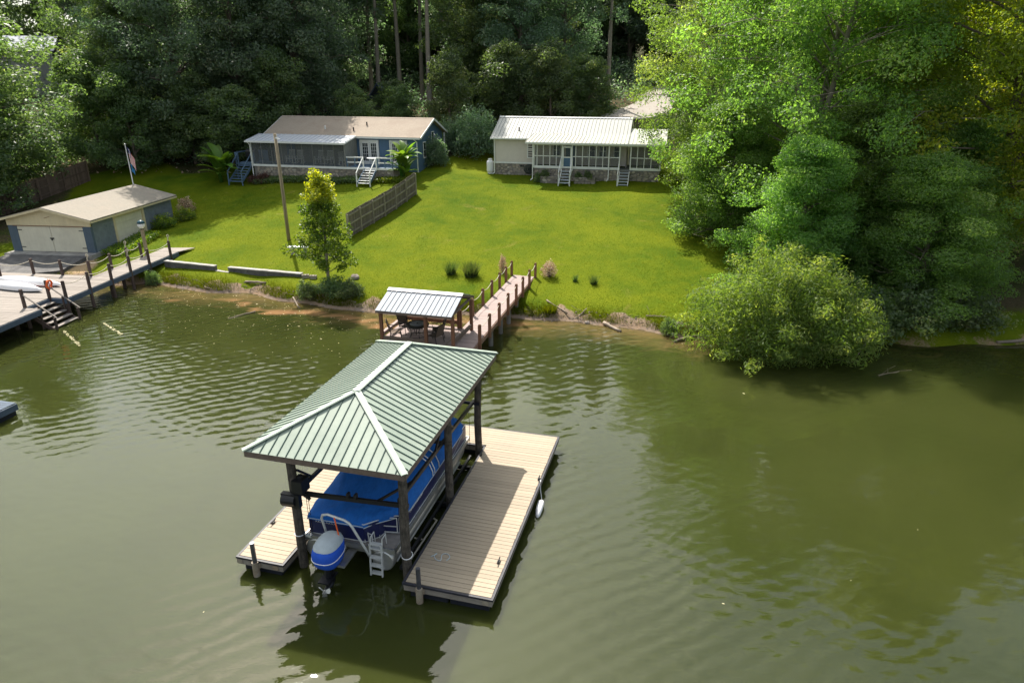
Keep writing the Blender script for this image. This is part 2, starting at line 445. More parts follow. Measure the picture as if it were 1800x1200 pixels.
m_leaf_pine = leafmat('pine_needle', (0.025, 0.05, 0.02), (0.06, 0.1, 0.032), (1.8, 1.9, 0.6), 0.3)
m_leaf_yell = leafmat('yellow_leaf', (0.055, 0.11, 0.015), (0.14, 0.2, 0.025), (2.0, 1.9, 0.4), 0.45, c3=(0.4, 0.41, 0.03))
m_leaf_pink = leafmat('pinkish_flower', (0.3, 0.2, 0.15), (0.5, 0.38, 0.28), (1.2, 1.0, 0.9), 0.35, c3=(0.6, 0.5, 0.4))
m_leaf_maroon = leafmat('maroon_leaf', (0.05, 0.02, 0.02), (0.12, 0.05, 0.045), (1.4, 1.0, 0.9), 0.3)
m_grass = leafmat('grass_blade', (0.06, 0.1, 0.005), (0.122, 0.152, 0.006), (1.7, 1.6, 0.3), 0.4, c3=(0.2, 0.215, 0.025), spec=0.1, rough=0.7)
m_reed = leafmat('reed_blade', (0.03, 0.06, 0.02), (0.09, 0.14, 0.05), (1.6, 1.6, 0.6), 0.4, c3=(0.28, 0.24, 0.15))
# ---------------------------------------------------------------- ground, water, road
SHX = np.array([-150, -80, -45, -34, -28, -22.3, -20.7, -15.3, -10.4, -8, -3, 3, 5.8, 8.9, 12, 16, 19, 24.5, 40, 60, 150.])
SHY = np.array([50, 44, 42, 41, 40.6, 40.2, 39.7, 38.2, 35.9, 35.1, 34.7, 33.7, 32.45, 31.2, 30.6, 30.6, 30.35, 30.3, 28.5, 27, 22.])
_wob = [(rng.uniform(0.5, 2.6), rng.uniform(0, 6.3), rng.uniform(0.03, 0.13)) for _ in range(7)]
def shore(x):
    y = np.interp(x, SHX, SHY)
    for f, ph, a in _wob: y = y + a * np.sin(f * x + ph)
    return y
_hum = [(rng.uniform(0.08, 0.5), rng.uniform(0.08, 0.5), rng.uniform(0, 6.3), rng.uniform(0.02, 0.06)) for _ in range(8)]
def sstep(a, b, x):
    t = np.clip((x - a) / (b - a), 0, 1); return t * t * (3 - 2 * t)
def terrain(x, y):
    x = np.asarray(x, float); y = np.asarray(y, float)
    d = y - shore(x)
    dp = np.maximum(d, 0)
    bank = 0.42 * (1 - np.exp(-dp / 0.55))
    z1 = bank + np.interp(dp, [0, 52, 75, 130, 300], [0, 7.9, 10.5, 15, 30])
    z2 = bank + np.interp(dp, [0, 13, 20.5, 55, 75, 130, 300], [0, 1.08, 2.85, 8.2, 10.5, 15, 30])
    w = sstep(-18.5, -25.5, x)
    z = z1 * (1 - w) + z2 * w
    hum = sum(a * np.sin(fx * x + fy * y + ph) for fx, fy, ph, a in _hum)
    z = z + hum * sstep(1.5, 7, dp) * 0.55
    return np.where(d < 0, np.maximum(d * 0.3, -4.0), z)
def gz(x, y): return float(terrain(x, y))

def axis(segs):
    out = []
    for a, b, st in segs:
        out += list(np.arange(a, b, st))
    return np.array(out + [segs[-1][1]])
gx = axis([(-320, -90, 10), (-90, -46, 2), (-46, 40, 0.45), (40, 100, 2.5), (100, 320, 10)])
gy = axis([(14, 27, 1.5), (27, 44, 0.28), (44, 72, 0.6), (72, 120, 2.5), (120, 420, 15)])
GX, GY = np.meshgrid(gx, gy)
GZ = terrain(GX, GY)
def grid_mesh(name, X, Y, Z, attrs, mat):
    nr, nc = X.shape
    me = bpy.data.meshes.new(name)
    nv = nr * nc
    co = np.stack([X, Y, Z], -1).reshape(-1, 3)
    i = np.arange((nr - 1) * nc).reshape(nr - 1, nc)[:, :-1].ravel()
    q = np.stack([i, i + 1, i + nc + 1, i + nc], -1)
    me.vertices.add(nv); me.vertices.foreach_set('co', co.ravel().astype(np.float32))
    me.loops.add(q.size); me.loops.foreach_set('vertex_index', q.ravel().astype(np.int32))
    me.polygons.add(len(q))
    me.polygons.foreach_set('loop_start', (np.arange(len(q)) * 4).astype(np.int32))
    me.polygons.foreach_set('loop_total', np.full(len(q), 4, np.int32))
    me.polygons.foreach_set('use_smooth', np.ones(len(q), bool))
    for k, val in attrs.items():
        a = me.attributes.new(k, 'FLOAT', 'POINT'); a.data.foreach_set('value', val.ravel().astype(np.float32))
    me.materials.append(mat); me.update(); me.validate()
    ob = bpy.data.objects.new(name, me); COL.objects.link(ob)
    ob['kind'] = 'structure'
    return ob

# ground cover as it lies: lawn, wet bank, bare earth by the slip, litter under the woods
D = GY - shore(GX)
bankv = (1 - sstep(0.15, 1.05, D + 0.3 * np.sin(GX * 1.9) + 0.2 * np.sin(GX * 4.3))) * (1 - 0.55 * sstep(13, 17, GX))
wood = sstep(62, 68, GY + 2.0 * np.sin(GX * 0.6) + np.where(GX < -20, 0.0, 0) - 3.0 * sstep(-6, -2, GX) * sstep(14, 10, GX))
wood = np.maximum(wood, sstep(-33, -38, GX + 0.25 * (GY - 50)) * sstep(44, 49, GY))
wood = np.maximum(wood, 0.75 * sstep(15.5, 20, GX - 0.3 * (GY - 40)) * sstep(31, 34, GY))  # right bank: litter under the trees, its dark colour spread waterward as painted shade
dirt = sstep(3.2, 1.5, np.hypot((GX + 31) / 1.9, (GY - 42.0) / 1.2)) 
def ground_mat():
    t = NT('lawn_and_earth')
    ob = t.coords((1, 1, 1))
    big = t.noise(ob, 0.16, 4, 0.6, 0.3)
    mid = t.noise(ob, 0.9, 5, 0.65)
    fine = t.noise(ob, 9.0, 4, 0.7)
    vfine = t.noise(t.coords((1, 0.6, 1)), 34.0, 2, 0.6)
    g = t.mix(t.ramp(big, [(0.36, 0.0), (0.64, 1.0)]), (0.056, 0.098, 0.005), (0.126, 0.152, 0.007))
    g = t.mix(t.math('MULTIPLY', t.ramp(mid, [(0.42, 0.0), (0.66, 1.0)]), 0.55), g, (0.14, 0.157, 0.007))
    g = t.mix(t.math('MULTIPLY', t.ramp(fine, [(0.3, 1.0), (0.55, 0.0)]), 0.45), g, (0.04, 0.075, 0.005))
    g = t.mix(t.math('MULTIPLY', t.ramp(vfine, [(0.55, 0.0), (0.72, 1.0)]), 0.4), g, (0.15, 0.18, 0.02))
    dry = t.noise(ob, 0.42, 6, 0.7, 0.8)
    g = t.mix(t.math('MULTIPLY', t.ramp(dry, [(0.6, 0.0), (0.75, 1.0)]), 0.6), g, (0.2, 0.165, 0.045))
    g = t.mix(t.math('MULTIPLY', t.ramp(t.noise(ob, 0.3, 5, 0.6, 0.3), [(0.56, 0.0), (0.7, 1.0)]), 0.45), g, (0.045, 0.09, 0.006))
    mudc = t.mix(fine, (0.13, 0.095, 0.07), (0.33, 0.26, 0.21))
    mudc = t.mix(t.ramp(mid, [(0.4, 0.0), (0.7, 1.0)]), mudc, (0.27, 0.18, 0.11))
    lit = t.mix(t.ramp(fine, [(0.35, 0.0), (0.65, 1.0)]), (0.04, 0.035, 0.02), (0.1, 0.08, 0.045))
    lit = t.mix(t.math('MULTIPLY', t.ramp(mid, [(0.45, 0.0), (0.6, 1.0)]), 0.6), lit, (0.035, 0.06, 0.012))
    dirtc = t.mix(fine, (0.3, 0.2, 0.11), (0.42, 0.31, 0.19))
    def edge(a, w=0.5):
        x = t.math('ADD', t.attr(a), t.math('MULTIPLY', t.math('SUBTRACT', mid, 0.5), w))
        x = t.math('ADD', x, t.math('MULTIPLY', t.math('SUBTRACT', fine, 0.5), 0.5))
        return t.ramp(x, [(0.42, 0.0), (0.58, 1.0)])
    c = t.mix(edge('wood'), g, lit)
    c = t.mix(edge('dirt', 0.8), c, dirtc)
    c = t.mix(edge('bank', 0.9), c, mudc)
    nrm = t.bump(t.math('ADD', fine, t.math('MULTIPLY', vfine, 0.7)), 0.6, 0.06)
    return t.done(t.principled(c, 0.95, 0, 0.04, nrm))
grid_mesh('lawn', GX, GY, GZ, {'bank': bankv, 'wood': wood, 'dirt': dirt}, ground_mat())

wx = axis([(-320, -60, 10), (-60, 45, 0.9), (45, 320, 10)])
wy = axis([(-220, 0, 10), (0, 25, 1.0), (25, 45, 0.45), (45, 56, 1.5)])
WX, WY = np.meshgrid(wx, wy)
dw = shore(WX) - WY
shal = 1 - sstep(0.0, 4.2, dw)
shal = shal * (1 - 0.75 * sstep(8, 12, WX))
shal = shal * np.where(WX < -20, 1 - 0.35 * sstep(-22, -30, WX), 1)
silt = np.exp(-((dw - 1.6 - 0.5 * np.sin(WX * 0.8)) / 0.55) ** 2) * sstep(-19, -15, WX) * sstep(-4.0, -7.0, WX)
silt = np.maximum(silt, np.exp(-((dw - 2.2) / 0.5) ** 2) * np.exp(-((WX + 19.5) / 1.2) ** 2) * 0.8)
silt = np.maximum(silt, np.exp(-((dw - 1.0) / 0.9) ** 2) * sstep(-9, -6, WX) * sstep(4.0, 0.0, WX) * 0.75)
def water_mat():
    t = NT('murky_lake_water')
    ob = t.coords((1, 1, 1))
    big = t.noise(ob, 0.12, 3, 0.6, 0.5)
    mid = t.noise(t.coords((1, 2.2, 1)), 0.55, 5, 0.7, 0.6)
    deep = t.mix(t.ramp(big, [(0.35, 0.0), (0.65, 1.0)]), (0.026, 0.032, 0.0078), (0.034, 0.04, 0.0105))
    sandy = t.mix(t.ramp(mid, [(0.35, 0.0), (0.65, 1.0)]), (0.066, 0.058, 0.02), (0.125, 0.088, 0.036))
    sh = t.math('ADD', t.attr('shallow'), t.math('MULTIPLY', t.math('SUBTRACT', mid, 0.5), 1.1))
    c = t.mix(t.ramp(sh, [(0.25, 0.0), (0.95, 1.0)]), deep, sandy)
    si = t.math('ADD', t.attr('silt'), t.math('MULTIPLY', t.math('SUBTRACT', mid, 0.5), 0.9))
    c = t.mix(t.ramp(si, [(0.45, 0.0), (0.9, 1.0)]), c, (0.24, 0.135, 0.065))
    # ripples: small swells running from the lower left, patches of calm
    def wave(rot, scale, dist):
        w = t.n('ShaderNodeTexWave', wave_type='BANDS', bands_direction='X', wave_profile='SIN')
        w.inputs['Scale'].default_value = scale; w.inputs['Distortion'].default_value = dist
        w.inputs['Detail'].default_value = 2.5; w.inputs['Detail Scale'].default_value = 0.9
        t.l(t.coords((1, 1, 1), rot=(0, 0, R(rot))), w.inputs['Vector'])
        return w.outputs['Fac']
    w1 = wave(62, 0.62, 5.0); w2 = wave(118, 0.55, 6.5)
    rip = t.noise(t.coords((1.0, 1.9, 1), rot=(0, 0, R(-20))), 2.1, 3, 0.5, 0.5)
    sw = t.noise(t.coords((1.0, 1.6, 1), rot=(0, 0, R(25))), 0.55, 2, 0.5)
    calm = t.ramp(t.noise(ob, 0.09, 2, 0.5), [(0.42, 0.12), (0.64, 1.0)])
    h = t.math('ADD', t.math('MULTIPLY', w1, 0.42), t.math('MULTIPLY', w2, 0.24))
    h = t.math('ADD', h, t.math('MULTIPLY', rip, 0.62))
    h = t.math('ADD', t.math('MULTIPLY', h, calm), t.math('MULTIPLY', sw, 0.9))
    nrm = t.bump(h, 0.2, 0.12)
    return t.done(t.principled(c, 0.02, 0, 0.5, nrm, ior=1.42, sss=0.45))
grid_mesh('lake_water', WX, WY, np.zeros_like(WX), {'shallow': shal, 'silt': silt}, water_mat())

def road_mat():
    t = NT('gravel_drive')
    ob = t.coords((1, 1, 1))
    n1 = t.noise(ob, 0.8, 5, 0.6); n2 = t.noise(ob, 12, 3, 0.7)
    c = t.mix(n1, (0.3, 0.27, 0.24), (0.5, 0.46, 0.41))
    c = t.mix(t.math('MULTIPLY', n2, 0.5), c, (0.2, 0.18, 0.16))
    return t.done(t.principled(c, 0.95, 0, 0.1, t.bump(n2, 0.5, 0.03)))
rp = [(8.5, 78.0), (12, 78.5), (15, 81), (17.5, 86), (19.5, 93), (24, 103), (30, 115)]
rows = []
for k in range(49):
    f = k / 48 * (len(rp) - 1); i = min(int(f), len(rp) - 2); u = f - i
    x = rp[i][0] * (1 - u) + rp[i + 1][0] * u; y = rp[i][1] * (1 - u) + rp[i + 1][1] * u
    dx = rp[i + 1][0] - rp[i][0]; dy = rp[i + 1][1] - rp[i][1]; L = math.hypot(dx, dy)
    nx, ny = -dy / L, dx / L
    rows.append([(x + nx * o, y + ny * o, gz(x + nx * o, y + ny * o) + 0.06) for o in (-2.6, -1.7, -0.8, 0, 0.8, 1.7, 2.6)])
rm = MB().grid(rows, flip=True)
ro = single('road', None, None, rm, road_mat(), org=(0, 0, 0), kind='structure', smooth=True)
# ---------------------------------------------------------------- boathouse, floating dock, boat
DK = Frame(0, 0, -15)
def planks(T, x0, x1, y0, y1, ztop, th, wid, mat, name='plank', gap=0.012, along='x', tilt=0.0):
    """boards laid side by side, each an object; alike boards share mesh data"""
    if along == 'x':
        n = max(1, round((y1 - y0) / wid)); w = (y1 - y0) / n; L = x1 - x0
        me = MB().box(-L / 2, L / 2, -w / 2 + gap / 2, w / 2 - gap / 2, -th, 0).mesh(name, mat)
        for k in range(n):
            T.piece(name, me, ((x0 + x1) / 2 + rng.uniform(-.006, .006), y0 + (k + .5) * w, ztop + rng.uniform(-.003, .003)))
    else:
        n = max(1, round((x1 - x0) / wid)); w = (x1 - x0) / n; L = y1 - y0
        me = MB().box(-w / 2 + gap / 2, w / 2 - gap / 2, -L / 2, L / 2, -th, 0).mesh(name, mat)
        for k in range(n):
            T.piece(name, me, (x0 + (k + .5) * w, (y0 + y1) / 2 + rng.uniform(-.006, .006), ztop + rng.uniform(-.003, .003)))

dock = Thing('floating_dock', 'U-shaped floating dock of pale tan planks around the boat slip', 'dock', (-7.2, 12.3, 0), DK)
ZD = 0.45
planks(dock, -6.02, -3.83, 12.34, 19.18, ZD, 0.03, 0.152, m_deck)
planks(dock, -10.58, -9.33, 12.14, 19.18, ZD, 0.03, 0.152, m_deck)
planks(dock, -10.58, -3.83, 19.18, 20.32, ZD, 0.03, 0.152, m_deck)
e = MB()
for x0, x1, y0, y1 in ((-6.09, -3.76, 12.27, 12.33), (-10.65, -9.26, 12.07, 12.13),
                       (-3.82, -3.76, 12.335, 20.38), (-6.09, -6.03, 12.335, 19.1), (-10.65, -10.59, 12.135, 20.38),
                       (-9.32, -9.26, 12.135, 19.1), (-10.585, -3.825, 20.33, 20.38), (-9.255, -6.095, 19.1, 19.16)):
    e.box(x0, x1, y0, y1, ZD - 0.06, ZD - 0.005)
dock.part('edge_strip', e, m_deck_edge)
for x0, x1, y0, y1 in ((-6.06, -3.79, 12.29, 12.33), (-10.62, -9.29, 12.09, 12.13),
                       (-3.83, -3.79, 12.34, 20.35), (-6.06, -6.02, 12.34, 19.13), (-10.62, -10.58, 12.14, 20.35),
                       (-9.33, -9.29, 12.14, 19.13), (-10.57, -3.84, 20.31, 20.35), (-9.28, -6.07, 19.13, 19.17)):
    dock.part('fascia_board', MB().box(x0, x1, y0, y1, ZD - 0.23, ZD - 0.062), m_fascia)
jo = MB()
for x0, x1 in ((-6.0, -3.85), (-10.55, -9.36)):
    for k in range(12):
        y = 12.6 + k * 0.6
        jo.box(x0, x1, y, y + 0.05, ZD - 0.2, ZD - 0.034)
dock.part('joist_frame', jo, m_fascia)
def float_block(x0, x1, y0, y1):
    mb = MB(); c = 0.06
    for (a, b, z0, z1) in ((c, c, -0.18, -0.1), (0, 0, -0.1, 0.13), (0.03, 0.03, 0.13, 0.2)):
        mb.box(x0 + a, x1 - a, y0 + b, y1 - b, z0, z1)
    dock.part('float', mb, m_float)
for k in range(5):
    y = 12.38 + k * 1.58
    float_block(-5.92, -4.95, y, y + 1.5); float_block(-4.88, -3.9, y, y + 1.5)
    float_block(-10.5, -9.42, y - 0.18, y + 1.3)
float_block(-8.9, -7.7, 19.3, 20.2); float_block(-7.5, -6.3, 19.3, 20.2)
for x, y in ((-10.05, 12.03), (-5.62, 12.23)):
    dock.part('pipe_post', MB().tube([(x, y, -1.2), (x, y, 1.02)], 0.058, 12), m_pipe)
    dock.part('pipe_sleeve', MB().tube([(x, y, -0.35), (x, y, 0.43)], 0.088, 12).box(x - .12, x + .12, y + .02, y + .09, 0.24, 0.38), m_pipe2)
for x, y in ((-9.5, 12.075), (-10.55, 12.075), (-3.95, 12.275)):
    dock.part('corner_bracket', MB().box(x - 0.08, x + 0.08, y - .005, y + .01, 0.25, 0.38), m_pipe2)
for x, y in ((-3.86, 17.6), (-10.5, 13.55), (-6.0, 18.5), (-4.0, 13.6)):
    cl = MB().box(x - .03, x + .03, y - .05, y + .05, ZD + .004, ZD + .05).tube([(x, y - .13, ZD + .07), (x, y, ZD + .055), (x, y + .13, ZD + .07)], 0.016, 6)
    dock.part('cleat', cl, m_steel)

bh = Thing('boathouse', 'open boathouse with green metal hip roof standing on weathered round posts', 'boathouse', (-8.0, 16.2, 0), DK)
ZE = 3.46
posts = [(-6.22, 12.95), (-9.08, 12.7), (-6.22, 16.1), (-9.1, 16.0), (-6.22, 18.88), (-9.1, 18.9)]
for x, y in posts:
    pts = [(x + rng.uniform(-.02, .02), y + rng.uniform(-.02, .02), z) for z in (-1.5, 0.3, 1.5, 2.6)] + [(x, y, 3.32)]
    bh.part('post', MB().tube(pts, [.125, .12, .118, .112, .11], 12), m_post, smooth=True)
RX0, RX1, RY0, RY1 = -10.18, -5.88, 12.4, 20.02
XR, YF, YB, ZR = -8.03, 14.42, 17.85, 4.42
# perimeter beams and rafters
for nm, p0, p1 in (('beam', (-10.0, 12.62, 3.31), (-6.05, 12.62, 3.31)), ('beam', (-10.0, 19.8, 3.31), (-6.05, 19.8, 3.31)),
                   ('beam', (-9.95, 12.7, 3.305), (-9.95, 19.72, 3.305)), ('beam', (-6.1, 12.7, 3.305), (-6.1, 19.72, 3.305)),
                   ('fascia', (RX0 + .03, RY0 + .03, 3.37), (RX1 - .03, RY0 + .03, 3.37)), ('fascia', (RX0 + .03, RY1 - .03, 3.37), (RX1 - .03, RY1 - .03, 3.37)),
                   ('fascia', (RX0 + .03, RY0 + .06, 3.37), (RX0 + .03, RY1 - .06, 3.37)), ('fascia', (RX1 - .03, RY0 + .06, 3.37), (RX1 - .03, RY1 - .06, 3.37))):
    bh.part(nm, MB().bar(p0, p1, 0.05 if nm == 'fascia' else 0.1, 0.15), m_beam)
raf = MB()
for k in range(8):
    y = 14.5 + k * 0.47
    raf.bar((XR, y, ZR - .1), (RX0 + .1, y, ZE - .1), 0.05, 0.11).bar((XR, y, ZR - .1), (RX1 - .1, y, ZE - .1), 0.05, 0.11)
for x, y in ((RX0, RY0), (RX1, RY0)): raf.bar((XR, YF, ZR - .1), (x + (.1 if x < XR else -.1), y + .1, ZE - .09), .05, .11)
for x, y in ((RX0, RY1), (RX1, RY1)): raf.bar((XR, YB, ZR - .1), (x + (.1 if x < XR else -.1), y - .1, ZE - .09), .05, .11)
bh.part('rafter_set', raf, m_beam)
def side_z(x, x_e): return ZE + (ZR - ZE) * (x - x_e) / (XR - x_e)
def roof_panels_side(xe):
    n = 34; w = (RY1 - RY0) / n
    sgn = 1 if xe > XR else -1
    for k in range(n):
        y0 = RY0 + k * w; y1 = y0 + w
        def lim(y):
            if y < YF: return (y - RY0) / (YF - RY0)
            if y > YB: return (RY1 - y) / (RY1 - YB)
            return 1.0
        def P(y, f, dz=0): return (xe + (XR - xe) * f, y, ZE + (ZR - ZE) * f + dz)
        ys = sorted({y0, y1} | ({YF} if y0 < YF < y1 else set()) | ({YB} if y0 < YB < y1 else set()))
        poly = [P(y0 + .004, 0), P(y1 - .004, 0)] + [P(y if y != y0 and y != y1 else (y1 - .004 if y == y1 else y0 + .004), lim(y)) for y in reversed(ys)]
        poly = [p for i, p in enumerate(poly) if i == 0 or (Vector(p) - Vector(poly[i - 1])).length > 1e-4]
        if (Vector(poly[0]) - Vector(poly[-1])).length < 1e-4: poly.pop()
        if sgn < 0: poly = poly[::-1]
        mb = MB().slab(poly, 0.012)
        ob = bh.part('roof_panel', mb, m_groof)
        f = lim(y1) - 0.03
        if f > 0.06 and k < n - 1:
            bh.part('seam', MB().bar(P(y1, 0.004, .012), P(y1, f, .012), 0.017, 0.026), m_gseam, parent=ob)
roof_panels_side(RX1); roof_panels_side(RX0)
def roof_panels_end(ye, yr):
    n = 18; w = (RX1 - RX0) / n
    for k in range(n):
        x0 = RX0 + k * w; x1 = x0 + w
        def lim(x): return min((x - RX0) / (XR - RX0), (RX1 - x) / (RX1 - XR))
        def P(x, f, dz=0): return (x, ye + (yr - ye) * f, ZE + (ZR - ZE) * f + dz)
        xs = sorted({x0, x1} | ({XR} if x0 < XR < x1 else set()))
        poly = [P(x0 + .004, 0), P(x1 - .004, 0)] + [P(min(max(x, x0 + .004), x1 - .004), max(0, lim(x))) for x in reversed(xs)]
        poly = [p for i, p in enumerate(poly) if i == 0 or (Vector(p) - Vector(poly[i - 1])).length > 1e-2]
        if (Vector(poly[0]) - Vector(poly[-1])).length < 1e-2: poly.pop()
        if ye > yr: poly = poly[::-1]
        ob = bh.part('roof_panel', MB().slab(poly, 0.012), m_groof)
        f = lim(x1) - 0.03
        if f > 0.06 and k < n - 1:
            bh.part('seam', MB().bar(P(x1, 0.004, .012), P(x1, f, .012), 0.017, 0.026), m_gseam, parent=ob)
roof_panels_end(RY0, YF); roof_panels_end(RY1, YB)
def cap(p0, p1, w=0.13):
    p0 = Vector(p0); p1 = Vector(p1)
    mb = MB().bar(p0, p1, w, 0.02)
    for s in (-1, 1):
        d = (p1 - p0).normalized(); a = d.cross(Vector((0, 0, 1))).normalized() * (w / 2 + .01) * s
        mb.bar(p0 + a - Vector((0, 0, .012)), p1 + a - Vector((0, 0, .012)), 0.02, 0.02)
    return mb
up = 0.07
bh.part('ridge_cap', cap((XR, YF - .06, ZR + .035), (XR, YB + .06, ZR + .035), .16), m_gcap)
for x, y, yr in ((RX0, RY0, YF), (RX1, RY0, YF), (RX0, RY1, YB), (RX1, RY1, YB)):
    bh.part('hip_cap', cap((x, y, ZE + .03), (XR, yr, ZR + .035)), m_gcap)
# lift beams, braces and winch
for p0, p1, w in (((-9.2, 12.72, 2.24), (-6.1, 12.97, 2.2), .075), ((-6.35, 12.95, 2.32), (-6.35, 18.9, 2.18), .07), ((-8.97, 12.7, 2.32), (-8.97, 18.9, 2.18), .07),
                  ((-9.2, 16.0, 2.22), (-6.1, 16.1, 2.2), .06), ((-9.2, 18.75, 2.2), (-6.1, 18.75, 2.18), .06)):
    bh.part('lift_beam', MB().bar(p0, p1, w, w * 1.5), m_steel)
for p0, p1 in (((-6.35, 13.9, 2.3), (-6.95, 12.93, 2.2)), ((-6.35, 15.4, 2.25), (-6.35, 16.05, 2.85)), ((-6.35, 17.0, 2.2), (-6.35, 16.15, 2.9)), ((-8.97, 13.4, 2.3), (-8.97, 12.75, 2.9))):
    bh.part('brace', MB().bar(p0, p1, .05, .06), m_steel)
wi = MB().box(-9.0, -8.72, 12.5, 12.86, 2.36, 2.72).tube([(-9.3, 12.52, 2.16), (-8.95, 12.55, 2.16)], .17, 14).box(-9.32, -8.82, 12.46, 12.6, 1.98, 2.34)
wi.tube([(-8.86, 12.7, 2.72), (-8.86, 12.7, 2.8)], .07, 10).bar((-8.97, 12.58, 2.5), (-8.6, 12.63, 2.18), .06, .06)
bh.part('winch', wi, m_steel)
pu = MB()
for x in (-7.65, -7.45): pu.box(x - .03, x + .03, 12.78, 12.9, 2.26, 2.4)
bh.part('pulley', pu, m_steel)
ca = MB()
for x, y in ((-8.9, 12.9), (-6.42, 13.05), (-8.9, 18.6), (-6.42, 18.6), (-8.84, 12.9)):
    ca.tube([(x, y, 2.2), (x, y, 0.2)], .008, 5)
bh.part('lift_cable', ca, m_steel)

lift = Thing('boat_lift', 'black steel lift cradle half sunk beneath the pontoon boat', 'boat lift', (-7.7, 16.0, 0), DK)
for y in (13.9, 16.1, 18.2): lift.part('cross_beam', MB().bar((-9.15, y, .1), (-6.3, y, .1), .1, .12), m_steel)
for x in (-9.02, -6.45): lift.part('side_rail', MB().bar((x, 13.0, .22), (x, 18.7, .22), .07, .09), m_steel)
for x in (-8.15, -7.35): lift.part('bunk', MB().bar((x, 13.6, .24), (x, 18.4, .24), .12, .12), m_fascia)
lift.part('guide_pipe', MB().tube([(-6.38, 13.1, .16), (-6.3, 15.2, .18), (-6.42, 15.25, .18)], .025, 6).tube([(-6.38, 14.3, .17), (-6.62, 14.3, .17)], .025, 6), m_rope)

boat = Thing('pontoon_boat', 'pontoon boat hoisted in the slip under a blue canvas cover', 'boat', (-7.75, 16.0, 0.2), DK)
for x in (-6.83, -8.72):
    pts = [(x, 12.78, .54), (x, 12.8, .54), (x, 17.6, .54), (x, 18.4, .58), (x, 18.95, .68), (x, 19.15, .76)]
    tb = MB().tube(pts, [.27, .3, .3, .27, .16, .05], 18)
    ob = boat.part('pontoon_tube', tb, m_alu, smooth=False)
    ob.data.polygons.foreach_set('use_smooth', [len(p.vertices) == 4 for p in ob.data.polygons])
    boat.part('spray_rail', MB().bar((x + .28, 13.0, .42), (x + .28, 18.0, .42), .05, .02).bar((x - .28, 13.0, .42), (x - .28, 18.0, .42), .05, .02), m_alu, parent=ob)
BX0, BX1 = -9.0, -6.52
boat.part('deck', MB().box(BX0, BX1, 12.86, 18.75, .84, .9), m_carpet)
boat.part('deck_trim', MB().box(BX0 - .03, BX0 - .003, 12.83, 18.78, .78, .92).box(BX1 + .003, BX1 + .03, 12.83, 18.78, .78, .92)
          .box(BX0 - .03, BX1 + .03, 12.8, 12.857, .78, .92).box(BX0 - .03, BX1 + .03, 18.753, 18.8, .78, .92), m_alu)
boat.part('under_frame', MB().box(BX0 + .1, BX0 + .5, 13, 18.5, .7, .83).box(BX1 - .5, BX1 - .1, 13, 18.5, .7, .83).box(-8.4, -7.1, 12.9, 13.3, .62, .83), m_alu)
# fence of navy panels; the stern starboard corner is cut away for the boarding platform
fence = [(-6.56, 18.6), (-6.56, 13.75), (-6.62, 13.5), (-7.02, 13.42), (-7.08, 13.2), (-7.35, 12.92), (-8.9, 12.92), (-8.95, 13.0), (-8.95, 18.3), (-8.6, 18.68), (-6.9, 18.7), (-6.56, 18.6)]
def fence_band(z0, z1, grow=0.0, th=.02):
    mb = MB()
    for (xa, ya), (xb, yb) in zip(fence, fence[1:]):
        mb.bar((xa, ya, (z0 + z1) / 2), (xb, yb, (z0 + z1) / 2), th + grow, z1 - z0)
    return mb
boat.part('side_panel', fence_band(.95, 1.42), m_navy)
rl = MB()
for z in (.93, 1.45):
    r = .008 if z == 1.08 else .016
    for (xa, ya), (xb, yb) in zip(fence, fence[1:]):
        d = Vector((xb - xa, yb - ya, 0)).normalized(); nrm = Vector((d.y, -d.x, 0)) * -.018
        if z == 1.08: rl.tube([(xa + nrm.x, ya + nrm.y, z), (xb + nrm.x, yb + nrm.y, z)], r, 6)
        else: rl.tube([(xa, ya, z), (xb, yb, z)], r, 6)
for x, y in fence[:-1] + [(-6.56, 14.6), (-6.56, 15.5), (-6.56, 16.4), (-6.56, 17.3), (-8.1, 12.92)]:
    rl.tube([(x, y, .9), (x, y, 1.0)], .014, 6)
boat.part('fence_rail', rl, m_rail)
# gate frames standing at the boarding platform
for xa, xb in ((-7.02, -6.66), (-6.62, -6.56)):
    pass
gt = MB()
for (xa, ya, xb, yb) in ((-7.04, 13.4, -6.68, 13.46), (-6.62, 13.48, -6.555, 13.8)):
    for z in (.98, 1.16, 1.42): gt.tube([(xa, ya - .03, z), (xb, yb - .03, z)], .015, 6)
    gt.tube([(xa, ya - .03, .98), (xa, ya - .03, 1.42)], .015, 6).tube([(xb, yb - .03, .98), (xb, yb - .03, 1.42)], .015, 6)
boat.part('gate_frame', gt, m_rail)
# wavy lettering strips on the panels, too small to read
sc = MB()
for k in range(9):
    y = 13.95 + k * .1
    sc.tube([(-6.535, y, 1.27), (-6.535, y + .03, 1.35 - .02 * (k % 3)), (-6.535, y + .06, 1.28), (-6.535, y + .09, 1.31)], .007, 4)
for k in range(8):
    x = -8.72 + k * .075
    sc.tube([(x, 12.9, 1.3), (x + .02, 12.9, 1.35 - .015 * (k % 2)), (x + .05, 12.9, 1.31)], .006, 4)
boat.part('lettering', sc, m_rail)
gr = MB()
for k in range(5): gr.bar((-6.533, 17.2 + k * .22, 1.02 + .05 * k), (-6.533, 17.8 + k * .1, 1.16 + .04 * k), .004, .02)
boat.part('side_graphic', gr, m_canvas_w)
